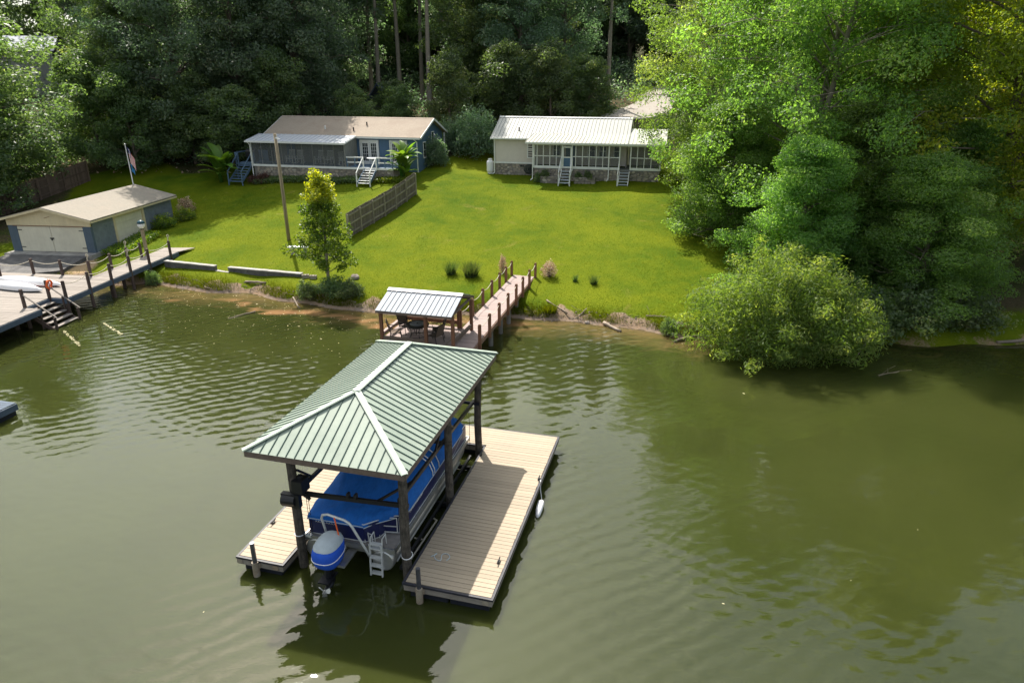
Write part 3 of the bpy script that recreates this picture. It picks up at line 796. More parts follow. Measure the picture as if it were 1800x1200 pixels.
# canvas: cross-sections from stern to bow
secs = [(12.88, -8.92, -7.36, 1.46, 1.5), (13.1, -8.95, -7.2, 1.5, 1.6), (13.4, -8.97, -6.85, 1.56, 1.68), (13.62, -8.98, -6.58, 1.5, 1.72), (13.95, -8.98, -6.53, 1.5, 1.9),
        (14.4, -8.98, -6.53, 1.5, 2.1), (15.0, -8.98, -6.53, 1.5, 2.16), (15.7, -8.98, -6.53, 1.5, 2.1), (16.3, -8.98, -6.53, 1.5, 2.02), (17.0, -8.98, -6.53, 1.5, 1.98),
        (17.7, -8.98, -6.53, 1.5, 1.95), (18.2, -8.97, -6.54, 1.5, 1.9), (18.5, -8.85, -6.6, 1.48, 1.78), (18.68, -8.6, -6.85, 1.46, 1.6), (18.74, -8.4, -7.05, 1.4, 1.46)]
rows = []
crng = random.Random(3)
yy = []
for a, b in zip(secs, secs[1:]):
    for q in range(4): yy.append([a[i] + (b[i] - a[i]) * q / 4 for i in range(5)])
yy.append(list(secs[-1]))
NX = 28
for (y, xl, xr, zs, zc) in yy:
    row = [(xl - .012, y, 1.36), (xl - .012, y, zs - .06)]
    for j in range(NX + 1):
        f = j / NX
        x = xl + (xr - xl) * f
        prof = min(1.0, (min(f, 1 - f) / .22)) ** .55
        z = zs + (zc - zs) * prof
        z += .022 * math.sin(9 * f + 3.1 * y) * math.sin(2.2 * y + 5 * f) + .012 * math.sin(23 * f - 4 * y + 2 * math.sin(3 * y)) + .009 * math.sin(31 * y + 9 * f) * f
        z -= .035 * abs(math.sin(2.1 * (y - 14.2))) * math.exp(-((f - .5) / .3) ** 2) * (1 if y > 14.2 else 0)
        row.append((x, y, z))
    row += [(xr + .012, y, zs - .06), (xr + .012, y, 1.36)]
    rows.append(row)
cv = MB().grid(rows, flip=True)
cv.add([rows[0][j] for j in range(len(rows[0]))] + [(p[0], 12.89, 1.36) for p in rows[0]], [(j, j + 1, j + 1 + len(rows[0]), j + len(rows[0])) for j in range(len(rows[0]) - 1)])
cob = boat.part('cover', cv, m_canvas, smooth=True)
boat.part('hem', MB().tube([(r[0][0] - .004, r[0][1], 1.365) for r in yy and rows], .012, 5).tube([(r[-1][0] + .004, r[-1][1], 1.365) for r in rows], .012, 5)
          .tube([(p[0], 12.885, 1.4) for p in rows[0]], .012, 5), m_canvas_w, parent=cob)
# white straps over the cover
stp = MB()
for y in (15.55, 15.7, 16.05): stp.tube([(-6.5, y, 1.42), (-6.505, y, 1.55), (-6.62, y + .02, 1.8), (-6.78, y - .05, 1.98)], .018, 6)
boat.part('tie_strap', stp, m_rail, parent=cob)
# tow arch, ladder, seat strap, light
arch = MB().tube([(-8.22, 12.78, .82), (-8.26, 12.7, 1.0), (-8.3, 12.56, 1.72), (-8.24, 12.52, 1.86), (-8.08, 12.5, 1.92), (-7.62, 12.47, 1.86), (-7.5, 12.47, 1.8), (-7.42, 12.48, 1.68), (-7.2, 12.62, .98), (-7.14, 12.68, .72)], .032, 10)
boat.part('tow_arch', arch, m_rail, smooth=True)
boat.part('tow_strap', MB().bar((-7.88, 12.46, 1.9), (-7.74, 12.42, 1.08), .035, .012), m_orange)
lad = MB()
for x in (-7.12, -6.8):
    lad.bar((x, 12.72, 1.08), (x, 12.66, .15), .035, .05)
    lad.tube([(x, 12.74, .92), (x, 12.78, 1.22), (x, 12.98, 1.24), (x, 13.02, .92)], .017, 6)
for z in (.22, .45, .7): lad.box(-7.1, -6.82, 12.62, 12.74, z, z + .03)
for z in (.93, 1.06): lad.box(-7.1, -6.82, 12.68, 12.8, z, z + .03)
boat.part('boarding_ladder', lad, m_rail)
boat.part('swim_rail', MB().tube([(-7.25, 12.95, .92), (-7.27, 12.95, 1.2), (-7.12, 12.86, 1.24), (-7.1, 12.86, .92)], .018, 6), m_rail)
boat.part('navigation_light', MB().lathe([(.0, -.05), (.05, -.04), (.055, .03), (.0, .05)], 10, (-6.47, 13.6, 1.3)), m_red)
boat.part('cleat', MB().tube([(-8.95, 12.78, .98), (-8.85, 12.78, .98)], .025, 6).box(-8.97, -8.8, 12.74, 12.84, .9, .96), m_rail)
# outboard
mt = MB()
sec = [(.0, .62, .2, .24), (.1, .72, .27, .32), (.28, .9, .3, .36), (.45, 1.0, .29, .35)]
def ring(mb, rings, n=18, mi=0):
    vs = []; fs = []
    for (z, cx, cy, rx, ry) in rings:
        for k in range(n):
            t = 2 * math.pi * k / n
            vs.append((cx + rx * math.copysign(abs(math.cos(t)) ** .75, math.cos(t)), cy + ry * math.copysign(abs(math.sin(t)) ** .75, math.sin(t)), z))
    for i in range(len(rings) - 1):
        for k in range(n): fs.append((i * n + k, i * n + (k + 1) % n, (i + 1) * n + (k + 1) % n, (i + 1) * n + k))
    fs.append(tuple(range(n - 1, -1, -1))); fs.append(tuple((len(rings) - 1) * n + k for k in range(n)))
    return mb.add(vs, fs, mi)
cx, cy = -7.98, 12.2
mc = ring(MB(), [(.74, cx + .03, cy - .02, .24, .3), (.84, cx + .02, cy - .03, .31, .39), (.98, cx, cy - .02, .345, .43), (1.13, cx - .01, cy + .01, .35, .44), (1.26, cx - .01, cy + .05, .325, .42)])
mco = boat.part('motor_cover', mc, m_canvas_m, smooth=True)
boat.part('cover_top', ring(MB(), [(1.25, cx - .01, cy + .045, .325, .418), (1.275, cx - .01, cy + .05, .32, .41), (1.35, cx - .01, cy + .08, .28, .36), (1.42, cx, cy + .1, .19, .25), (1.44, cx, cy + .1, .07, .09)]), m_canvas_w, parent=mco, smooth=True)
boat.part('cover_cord', MB().tube([(cx + .352 * math.copysign(abs(math.cos(t)) ** .75, math.cos(t)), cy - .01 + .437 * math.copysign(abs(math.sin(t)) ** .75, math.sin(t)), 1.02 + .02 * math.sin(t)) for t in [2 * math.pi * k / 24 for k in range(25)]], .012, 5, cap=False), m_whitep, parent=mco)
lo = ring(MB(), [(.42, cx + .02, cy - .1, .07, .16), (.6, cx + .02, cy - .06, .1, .2), (.8, cx + .03, cy, .17, .24)], 12)
lo.box(cx - .14, cx + .16, cy - .42, cy + .06, .38, .42)
ring(lo, [(.1, cx + .02, cy - .18, .05, .12), (.4, cx + .02, cy - .12, .06, .15)], 10)
lo.tube([(cx + .02, cy + .1, .14), (cx + .02, cy - .1, .14), (cx + .02, cy - .36, .14)], [.03, .085, .06], 10)
boat.part('lower_unit', lo, m_motor, smooth=False)
pr = MB().tube([(cx + .02, cy - .34, .14), (cx + .02, cy - .48, .14)], [.05, .03], 8)
for k in range(3):
    t = 2 * math.pi * k / 3 + .4
    d = Vector((math.cos(t), 0, math.sin(t))); s = Vector((-math.sin(t), .6, math.cos(t))).normalized()
    c = Vector((cx + .02, cy - .4, .14))
    pr.slab([c + d * .03 - s * .04, c + d * .03 + s * .04, c + d * .16 + s * .07, c + d * .19, c + d * .15 - s * .06], .012)
boat.part('propeller', pr, m_alu)
boat.part('motor_bracket', MB().box(cx - .1, cx + .14, cy + .34, 12.84, .5, .86).box(cx + .2, cx + .42, cy - .05, 12.84, .66, .72), m_alu)

single('boat_fender', 'white inflatable fender lying against the outer right side of the tan dock', 'fender',
       MB().tube([(-3.62, 17.0, .06), (-3.62, 16.96, .1), (-3.62, 16.86, .14), (-3.61, 16.55, .1), (-3.6, 16.35, .05), (-3.6, 16.28, .02)], [.03, .07, .1, .1, .07, .03], 12)
       .tube([(-3.62, 17.0, .07), (-3.74, 17.3, .3), (-3.8, 17.56, .47)], .012, 5), m_whitep, frame=DK, smooth=True)
rp_ = []
for k in range(40):
    t = k / 39
    rp_.append((-5.75 + .5 * t + .06 * math.sin(17 * t), 13.35 + .14 * math.sin(11 * t) + .1 * t, ZD + .012 + .01 * (k % 2)))
single('dock_rope', 'tangled grey rope lying on the shaded planks near the slip', 'rope', MB().tube(rp_, .011, 5), m_canvas_w, frame=DK)
single('mooring_rope', 'white rope looped round the right front boathouse post', 'rope',
       MB().tube([(-6.22 + .135 * math.cos(t), 12.95 + .135 * math.sin(t), .72 + .03 * math.sin(t)) for t in [k * .45 for k in range(15)]], .014, 5), m_whitep, frame=DK)
single('mooring_rope', 'pale rope from the left front boathouse post to the stern cleat', 'rope',
       MB().tube([(-9.08 + .13 * math.cos(t), 12.7 + .13 * math.sin(t), 1.02) for t in [k * .45 for k in range(14)]] + [(-9.0, 12.72, .98), (-8.9, 12.78, 1.0)], .013, 5), m_whitep, frame=DK)
# ---------------------------------------------------------------- pier and pavilion
ZP = 1.08
pier = Thing('pier', 'narrow pier of pale planks with rope railings leading from shore to the pavilion', 'pier', (-9.28, 31.0, 0), DK)
PX0, PX1 = -9.9, -8.66
planks(pier, PX0, PX1, 25.75, 37.3, ZP, 0.03, 0.15, m_lilac)
for x in (PX0 - .02, PX1 + .02):
    pier.part('stringer', MB().box(x - .02, x + .02, 25.72, 37.32, ZP - .24, ZP - .035), m_brail)
pier.part('end_board', MB().box(PX0 - .04, PX1 + .04, 25.68, 25.718, ZP - .24, ZP - .035), m_brail)
def cap_post(T, x, y, z0, z1, w, mat, name='post'):
    mb = MB().box(x - w / 2, x + w / 2, y - w / 2, y + w / 2, z0, z1 - .05)
    h = w / 2; q = h * .55
    n = len(mb.v)
    mb.add([(x - h, y - h, z1 - .05), (x + h, y - h, z1 - .05), (x + h, y + h, z1 - .05), (x - h, y + h, z1 - .05),
            (x - q, y - q, z1), (x + q, y - q, z1), (x + q, y + q, z1), (x - q, y + q, z1)],
           [(0, 1, 5, 4), (1, 2, 6, 5), (2, 3, 7, 6), (3, 0, 4, 7), (4, 5, 6, 7)])
    return T.part(name, mb, mat)
def sag_rope(T, p0, p1, sag, r=.014, name='rope'):
    pts = []
    for k in range(9):
        t = k / 8
        pts.append((p0[0] + (p1[0] - p0[0]) * t, p0[1] + (p1[1] - p0[1]) * t, p0[2] + (p1[2] - p0[2]) * t - sag * 4 * t * (1 - t)))
    T.part(name, MB().tube(pts, r, 6), m_rope, smooth=True)
ry = [26.5, 28.0, 29.6, 31.2, 32.8, 34.2, 35.7, 37.15]
ly = [28.1, 29.9, 31.6, 33.2, 34.7, 36.0, 37.25]
for ys, x in ((ry, PX1 + .1), (ly, PX0 - .1)):
    for y in ys: cap_post(pier, x, y, ZP - .3, ZP + .86, .125, m_bpost)
    for a, b in zip(ys, ys[1:]):
        sag_rope(pier, (x, a + .07, ZP + .74), (x, b - .07, ZP + .74), .12)
for y in (26.4, 28.9, 30.6, 32.1, 33.7):
    for x in (PX0 + .12, PX1 - .12):
        pier.part('piling', MB().tube([(x, y, -1.2), (x, y, ZP - .24)], .11, 10), m_pile)
    pier.part('cross_beam', MB().box(PX0, PX1, y - .04, y + .04, ZP - .36, ZP - .24), m_brail)

pav = Thing('pavilion', 'small open pavilion with pale metal gable roof over a patio set', 'pavilion', (-11.1, 26.9, 0), DK)
VX0, VX1, VY0, VY1 = -12.9, -9.42, 25.6, 28.1
planks(pav, VX0, PX0 - .045, VY0, VY1, ZP, 0.03, 0.15, m_lilac)
for nm, b in (('rim_board', (VX0 - .045, PX0 - .05, VY0 - .045, VY0 - .003)), ('rim_board', (VX0 - .045, PX0 - .05, VY1 + .003, VY1 + .045)),
              ('rim_board', (VX0 - .045, VX0 - .003, VY0, VY1))):
    pav.part(nm, MB().box(*b, ZP - .26, ZP + .0), m_brail)
ppos = [(-12.82, 25.7), (-10.72, 25.66), (-9.47, 25.62), (-12.74, 28.02), (-10.05, 28.02), (-9.4, 27.9)]
for i, (x, y) in enumerate(ppos):
    pav.part('post', MB().box(x - .065, x + .065, y - .065, y + .065, ZP + .002, 2.56), m_bpost)
for x, y in ppos:
    pav.part('piling', MB().tube([(x + .03, y, -1.2), (x + .03, y, ZP - .262)], .11, 10), m_pile)
EZ, RZ, EY0, EY1, RYY = 2.6, 3.12, 25.3, 28.42, 26.86
RXA, RXB = -12.88, -9.4
n = 15; w = (RXB - RXA) / n
for side in (0, 1):
    for k in range(n):
        x0 = RXA + k * w + .002; x1 = RXA + (k + 1) * w - .002
        ye = EY0 if side == 0 else EY1
        poly = [(x0, ye, EZ), (x1, ye, EZ), (x1, RYY, RZ), (x0, RYY, RZ)]
        if side: poly = poly[::-1]
        ob = pav.part('roof_panel', MB().slab(poly, .012), m_proof)
        if k < n - 1:
            pav.part('seam', MB().bar((x1 + .003, ye + (.01 if not side else -.01), EZ + .02), (x1 + .003, RYY, RZ + .02), .014, .026), m_pseam, parent=ob)
rc = MB().slab([(RXA - .02, RYY - .2, RZ - .02), (RXB + .02, RYY - .2, RZ - .02), (RXB + .02, RYY, RZ + .055), (RXA - .02, RYY, RZ + .055)], .012)
rc.slab([(RXA - .02, RYY, RZ + .055), (RXB + .02, RYY, RZ + .055), (RXB + .02, RYY + .2, RZ - .02), (RXA - .02, RYY + .2, RZ - .02)], .012)
pav.part('ridge_cap', rc, m_pcap)
pav.part('fascia', MB().bar((RXA, EY0 + .03, EZ - .07), (RXB, EY0 + .03, EZ - .07), .03, .11), m_beam)
pav.part('fascia', MB().bar((RXA, EY1 - .03, EZ - .07), (RXB, EY1 - .03, EZ - .07), .03, .11), m_beam)
for x in (RXA + .03, RXB - .03):
    pav.part('rake_board', MB().bar((x, EY0 + .07, EZ - .06), (x, RYY, RZ - .08), .03, .1).bar((x, RYY, RZ - .08), (x, EY1 - .07, EZ - .06), .03, .1), m_beam)
for y in (25.66, 28.0): pav.part('roof_beam', MB().bar((RXA + .08, y, 2.6), (RXB - .08, y, 2.6), .08, .1), m_beam)
for x in (-12.8, -9.46): pav.part('tie_beam', MB().bar((x, 25.72, 2.59), (x, 27.95, 2.59), .07, .1), m_beam)
ZRL = ZP + .36
pav.part('side_rail', MB().bar((-12.8, 25.78, ZRL), (-12.75, 27.95, ZRL), .14, .05).bar((-12.8, 25.78, ZRL - .09), (-12.75, 27.95, ZRL - .09), .04, .12), m_lilac)
pav.part('back_rail', MB().bar((-12.66, 28.02, ZRL), (-10.13, 28.02, ZRL), .14, .05).bar((-12.66, 28.02, ZRL - .1), (-10.13, 28.02, ZRL - .1), .04, .14), m_bpost)
pav.part('front_board', MB().bar((-12.74, 25.68, ZP + .13), (-10.8, 25.66, ZP + .13), .05, .22), m_beam)
pav.part('right_rail', MB().bar((-9.47, 25.7, ZP + .3), (-9.4, 27.82, ZP + .3), .09, .05).bar((-9.47, 25.7, ZP + .2), (-9.4, 27.82, ZP + .2), .035, .13), m_beam)

tb = Thing('patio_table', 'round dark fire table with mosaic top under the pavilion roof', 'table', (-11.4, 26.35, ZP + .004), DK)
c = (-11.4, 26.35)
tb.part('table_top', MB().lathe([(.0, .6), (.5, .6), (.52, .62), (.52, .66), (.5, .68), (.34, .68)], 28, (*c, ZP)), m_ironb)
tb.part('inlay', MB().lathe([(.0, .675), (.335, .675), (.335, .69), (.0, .69)], 28, (*c, ZP)), m_stonetop)
tb.part('centre_cap', MB().lathe([(.0, .69), (.045, .69), (.03, .72), (.0, .725)], 12, (*c, ZP)), m_ironb)
for k in range(4):
    t = k * math.pi / 2 + .6
    tb.part('leg', MB().tube([(c[0] + r * math.cos(t), c[1] + r * math.sin(t), ZP + z) for r, z in ((.42, .6), (.3, .4), (.28, .2), (.4, .005))], .018, 6), m_ironb)
tb.part('foot_ring', MB().tube([(c[0] + .34 * math.cos(t), c[1] + .34 * math.sin(t), ZP + .12) for t in [k * .35 for k in range(19)]], .012, 6).tube([(c[0] + .3 * math.cos(t), c[1] + .3 * math.sin(t), ZP + .34) for t in [k * .35 for k in range(19)]], .012, 6), m_ironb)
def patio_chair(x, y, rz, label):
    F = Frame(*DK.w(x, y)[:2], DK.yaw + rz)
    T = Thing('patio_chair', label, 'chair', (0, 0, ZP + .004), F, group='sling chairs round the fire table')
    z = ZP
    T.part('seat', MB().slab([(-.23, -.22, z + .36), (.23, -.22, z + .36), (.23, .2, z + .34), (-.23, .2, z + .34)], .02), m_sling)
    T.part('backrest', MB().slab([(-.23, .21, z + .36), (.23, .21, z + .36), (.22, .38, z + .88), (-.22, .38, z + .88)], .02), m_sling)
    for s in (-1, 1):
        T.part('side_frame', MB().tube([(s * .25, -.22, z + .37), (s * .25, .2, z + .35), (s * .24, .39, z + .9)], .018, 6)
               .tube([(s * .27, -.2, z + .34), (s * .28, -.24, z + .55), (s * .28, .1, z + .56), (s * .26, .28, z + .58)], .016, 6), m_ironb)
        T.part('leg', MB().tube([(s * .25, -.2, z + .36), (s * .26, -.26, z + .005)], .017, 6), m_ironb)
        T.part('leg', MB().tube([(s * .25, .2, z + .35), (s * .26, .28, z + .005)], .017, 6), m_ironb)
    T.part('top_rail', MB().tube([(-.24, .39, z + .9), (.24, .39, z + .9)], .018, 6), m_ironb)
patio_chair(-12.15, 26.85, 62, 'sling patio chair at the far left of the fire table')
patio_chair(-12.3, 26.0, 115, 'sling patio chair at the near left of the fire table')
patio_chair(-10.6, 26.75, -65, 'sling patio chair at the far right of the fire table')
patio_chair(-10.45, 26.05, -110, 'sling patio chair at the near right, half behind the middle pavilion post')
single('gangway', 'short plank ramp from the pavilion down to the floating dock', 'ramp', MB().slab([(-9.8, 20.5, .52), (-8.7, 20.5, .52), (-8.7, 25.6, 1.06), (-9.8, 25.6, 1.06)], .08), m_lilac, frame=DK)

# ---------------------------------------------------------------- lakeside deck on the left
LF = Frame(-22.2, 42.9, -7.5)
ZL = 1.1
ld = Thing('lakeside_deck', 'weathered grey lakeside deck with walkway ashore, dark posts and rope railings', 'deck', (-3, -7, 0), LF)
planks(ld, -1.5, 0, -4.8, 1.2, ZL, .035, .15, m_ldeck)
planks(ld, -10.5, 0, -8.85, -4.815, ZL, .035, .15, m_ldeck)
planks(ld, -10.5, -.95, -10.6, -8.85, ZL, .035, .15, m_ldeck)
planks(ld, -10.5, 0, -14.8, -10.6, ZL, .035, .15, m_ldeck)
for b in ((.003, .04, -8.8, 1.2), (.003, .04, -14.8, -10.65), (-10.5, 0, -14.85, -14.81), (-1.54, -1.503, -4.75, 1.2), (-10.5, -1.55, -4.81, -4.77),
          (-.945, -.9, -10.6, -8.9), (-.9, .0, -8.9, -8.86), (-.9, .0, -10.6, -10.56)):
    ld.part('rim_board', MB().box(b[0], b[1], b[2], b[3], ZL - .3, ZL - .037), m_bluewood)
ld.part('ramp_end', MB().slab([(-1.5, 1.21, ZL), (.0, 1.21, ZL), (.55, 2.3, ZL + .02), (-1.5, 2.0, ZL + .02)], .05), m_ldeck)
rp = [(.02, .35), (-.02, -1.8), (-.02, -3.6), (-.02, -5.3), (-.03, -7.05), (-.05, -8.8)]
lp = [(-1.48, -.4), (-1.5, -1.7), (-1.52, -3.2), (-1.6, -4.9), (-3.4, -4.9), (-5.3, -4.85), (-6.5, -5.9), (-8.0, -6.4)]
def round_post(x, y, z0, z1, r=.085):
    ld.part('post', MB().tube([(x, y, z0), (x, y, z1 - .03), (x, y, z1)], [r, r, r * .7], 10), m_dpost)
for x, y in rp: round_post(x, y, -.9 if y < -1 else .3, ZL + .92)
for x, y in lp: round_post(x, y, ZL - .5, ZL + .92)
for pts in (rp, lp):
    for a, b in zip(pts, pts[1:]):
        sag_rope(ld, (*a, ZL + .8), (*b, ZL + .8), .17, .02)
for x, y in ((-.7, -1.2), (-.7, -3.5), (-.2, -5.2), (-1.5, -6.9), (-3, -8.6), (-1.4, -10.8), (-3.5, -12.5), (-1.0, -13.0), (-6, -7)):
    ld.part('piling', MB().tube([(x, y, -1), (x, y, ZL - .3)], .1, 8), m_dpost)
# pale carved hooks standing on some posts
for (x, y) in (rp[0], rp[2], lp[1], lp[3]):
    ld.part('hook_finial', MB().tube([(x + .0, y, ZL + .9), (x, y, ZL + 1.08), (x + .05, y, ZL + 1.16), (x + .1, y, ZL + 1.24), (x + .05, y, ZL + 1.33), (x - .03, y, ZL + 1.28), (x - .02, y, ZL + 1.17)], .028, 7), m_rope)
# stairs into the water
st = (-.9, -10.5, -8.95)
for k in range(5):
    z = ZL - .2 - k * .2; x = -.9 + k * .28
    ld.part('step', MB().box(x, x + .3, -10.5, -8.95, z - .04, z), m_ldeck)
for y in (-10.54, -8.91):
    ld.part('stringer', MB().bar((-.9, y, ZL - .3), (.6, y, -.2), .05, .22), m_dpost)
    ld.part('stair_post', MB().box(-.98, -.86, y - .06, y + .06, -.9, ZL + .95), m_dpost)
    ld.part('stair_post', MB().box(.52, .62, y - .05, y + .05, -.9, .62), m_dpost)
    ld.part('stair_post', MB().box(-.2, -.12, y - .04, y + .04, -.2, 1.2), m_dpost)
    ld.part('handrail', MB().bar((-.95, y, ZL + .72), (.7, y, .62), .07, .04), m_ldeck)
ld.part('bench_box', MB().box(-2.7, -1.5, -12.9, -11.5, ZL + .005, ZL + .4), m_bluewood)
# kayaks lying hull-up
def kayak(x, y, rz, L, label, hull, rim):
    F = Frame(*LF.w(x, y)[:2], LF.yaw + rz)
    T = Thing('kayak', label, 'kayak', (0, 0, ZL + .004), F, group='kayaks on the left deck')
    rows = []; rows2 = []
    for i in range(25):
        t = -1 + 2 * i / 24
        wdt = .36 * (1 - abs(t) ** 2.6) + .012; h = .26 * (1 - abs(t) ** 3.2) + .07; lift = .1 * abs(t) ** 3
        row = []
        for j in range(13):
            a = math.pi * j / 12
            row.append((t * L / 2, -math.cos(a) * wdt, ZL + .09 + lift * .3 + h * math.sin(a) ** .8 - .02))
        rows.append(row)
        rows2.append([(t * L / 2, -wdt - .0, ZL + .07 + lift * .3), (t * L / 2, -wdt * .86, ZL + .012 + lift), (t * L / 2, wdt * .86, ZL + .012 + lift), (t * L / 2, wdt, ZL + .07 + lift * .3)])
    T.part('hull', MB().grid(rows, flip=True), hull, smooth=True)
    T.part('deck_edge', MB().grid(rows2), rim, smooth=False)
    T.part('keel_strip', MB().tube([(t * L / 2, 0, ZL + .08 + .26 * (1 - abs(t) ** 3.2) + .06) for t in [-.9 + .1 * k for k in range(19)]], .012, 5), m_whitep)
kayak(-4.0, -6.75, -8, 4.6, 'white kayak lying bottom-up on the left deck, farther from the stairs', m_whitep, m_red)
kayak(-4.1, -7.75, -10, 4.3, 'white kayak with dark teal rim lying bottom-up beside the stair posts', m_whitep, m_teal)
orr = Thing('life_ring', 'orange life ring bundle hung on the deck post at the stairs', 'life ring', (-.9, -8.9, ZL + .5), LF)
orr.part('ring', MB().tube([(-.8 + .03 * math.sin(3 * t), -8.85 + .17 * math.cos(t), ZL + .72 + .2 * math.sin(t)) for t in [k * .35 for k in range(19)]], .055, 8), m_orange, smooth=True)
orr.part('cord', MB().tube([(-.9, -8.8, ZL + .98), (-.82, -8.83, ZL + .9), (-.75, -8.9, ZL + .5), (-.74, -9.0, ZL + .42)], .02, 6), m_red)

lt = Thing('post_lantern', 'round blue and white lantern on a pale wooden post by the walkway', 'lantern', (-1.75, .5, gz(*LF.w(-1.75, .5)[:2]) - .05), LF)
zl = gz(*LF.w(-1.75, .5)[:2])
lt.part('post', MB().box(-1.83, -1.67, .42, .58, zl - .3, zl + 2.0), m_pole)
lt.part('globe', MB().lathe([(.0, 2.0), (.1, 2.02), (.2, 2.14), (.23, 2.27), (.2, 2.36)], 16, (-1.75, .5, zl)), m_whitep, smooth=True)
lt.part('lantern_cap', MB().lathe([(.2, 2.36), (.25, 2.36), (.2, 2.46), (.1, 2.54), (.0, 2.56)], 16, (-1.75, .5, zl)), m_teal, smooth=True)
lt.part('bracket', MB().lathe([(.0, 1.9), (.07, 1.9), (.12, 2.02), (.0, 2.03)], 10, (-1.75, .5, zl)), m_steel)

fd = Thing('side_dock', 'blue-grey floating dock whose corner shows at the left water edge', 'dock', (-21.5, 22.5, 0))
F2 = Frame(-18.75, 23.15, -15)
fd.off = (0, 0, 0); fd.o.location = F2.w(0, 0); fd.o.rotation_euler = (0, 0, R(-15))
for k in range(10):
    fd.part('plank', MB().box(-4.0, 0, -1.5 + k * .15 + .006, -1.5 + (k + 1) * .15 - .006, .47, .5), m_bluewood)
fd.part('rim', MB().box(-4, .04, -1.55, -1.505, .22, .46).box(.005, .05, -1.5, .0, .22, .46), m_bluewood)
fd.part('float', MB().box(-4, -.05, -1.45, -.05, -.2, .2), m_float)

# ---------------------------------------------------------------- shed, flagpole
SF = Frame(-33.35, 44.8, -6)
sh = Thing('shed', 'long low shed of blue-grey block with cream doors and sandy shingle roof', 'shed', (2.9, 4.6, .9), SF)
SW, SL, SB, SE, SRZ = 5.85, 9.3, 0.98, 3.12, 3.92
sh.part('slab', MB().box(-.15, SW + .15, -.7, SL, .35, SB - .003), m_concrete)
sh.part('front_wall', MB().box(.002, .62, 0, .2, SB, 2.72), m_bluepaint)
sh.part('front_wall', MB().box(5.28, SW - .002, 0, .2, SB, 2.72), m_bluepaint)
for a, b in ((.2, 2.3), (5.75, SL)):
    wall = MB()
    for k in range(11):
        z0 = SB + k * .195; z1 = min(z0 + .188, SE - .02)
        y = a + (.2 if k % 2 else 0)
        if k % 2: wall.box(SW - .2, SW - .008 + rng.uniform(-.003, .003), a, a + .19, z0, z1)
        while y < b - .02:
            y1 = min(y + .392, b); wall.box(SW - .2, SW - .006 + rng.uniform(-.003, .003), y, y1 - .01, z0, z1); y = y1
    wall.box(SW - .19, SW - .014, a, b, SB, SE - .02)
    sh.part('side_wall', wall, m_block, kind='stuff')
sh.part('back_wall', MB().box(0, SW - .21, SL - .2, SL - .003, SB, SE - .02), m_block)
sh.part('far_wall', MB().box(0, .2, .21, SL - .21, SB, SE - .02), m_block)
gb = MB().slab([(-.02, -.02, 2.72), (SW + .02, -.02, 2.72), (SW + .02, -.02, 3.1), (SW / 2, -.02, 3.84), (-.02, -.02, 3.1)], .1)
sh.part('gable_board', gb, m_yellow)
sh.part('gable_vent', MB().bar((2.75, -.03, 3.22), (3.15, -.03, 3.34), .02, .025), m_bpost)
for a, b, lab in ((.63, 2.94, None), (2.97, 5.27, None)):
    d = sh.part('door', MB().box(a, b, .02, .08, SB + .02, 2.715), m_dcream)
    hg = MB()
    for z in (1.25, 2.4):
        xx = a + .0 if a < 1 else b - .3
        hg.box(xx, xx + .3, .0, .018, z, z + .05)
    sh.part('hinge', hg, m_steel, parent=d)
sh.part('latch', MB().box(2.82, 3.1, -.02, .018, 1.86, 1.93).lathe([(.0, -.1), (.04, -.1), (.04, .0), (.0, .01)], 8, (2.96, -.03, 1.86)), m_steel)
sh.part('door_track', MB().box(.4, 5.4, -.06, -.025, 2.69, 2.73), m_bpost)
fr = MB().box(SW - .1, SW + .03, 2.3, 2.5, SB, SE - .03).box(SW - .1, SW + .03, 5.55, 5.75, SB, SE - .03).box(SW - .1, SW + .028, 2.5, 5.55, 2.82, SE - .03)
sh.part('door_frame', fr, m_yellow)
gd = sh.part('garage_door', MB().box(SW - .16, SW - .09, 2.5, 5.55, SB, 2.82), m_dcream)
for k in range(4):
    z0 = SB + .02 + k * .45
    sh.part('door_panel', MB().box(SW - .089, SW - .06, 2.52, 5.53, z0, z0 + .43), m_dcream, parent=gd)
def gable_roof(T, x0, x1, y0, y1, ze, zr, xr, th, mat, name='roof'):
    mb = MB().slab([(x0, y0, ze), (xr, y0, zr), (xr, y1, zr), (x0, y1, ze)][::-1], th)
    mb.slab([(xr, y0, zr), (x1, y0, ze), (x1, y1, ze), (xr, y1, zr)][::-1], th)
    return T.part(name, mb, mat)
rf = gable_roof(sh, -.35, SW + .35, -.35, SL + .3, SE + .02, SRZ, SW / 2, .07, m_shingle)
ct = MB()
for sx_, xe in ((-1, -.35), (1, SW + .35)):
    for k in range(20):
        f = (k + .5) / 20
        x = xe + (SW / 2 - xe) * f; z = SE + .02 + (SRZ - SE - .02) * f
        x2 = xe + (SW / 2 - xe) * (f + .05); z2 = SE + .02 + (SRZ - SE - .02) * (f + .05)
        poly = [(x, -.36, z + .016), (x, SL + .31, z + .016), (min(x2, SW / 2) if sx_ < 0 else max(x2, SW / 2), SL + .31, min(z2, SRZ) + .004), (min(x2, SW / 2) if sx_ < 0 else max(x2, SW / 2), -.36, min(z2, SRZ) + .004)]
        ct.slab(poly if sx_ > 0 else poly[::-1], .008)
sh.part('shingle_course', ct, m_shingle, parent=rf, kind='stuff')
sh.part('barge_board', MB().bar((-.35, -.37, SE - .02), (SW / 2, -.37, SRZ - .04), .03, .13).bar((SW / 2, -.37, SRZ - .04), (SW + .35, -.37, SE - .02), .03, .13), m_yellow)
sh.part('eave_board', MB().box(SW + .345, SW + .375, -.35, SL + .3, SE - .1, SE + .0), m_yellow)

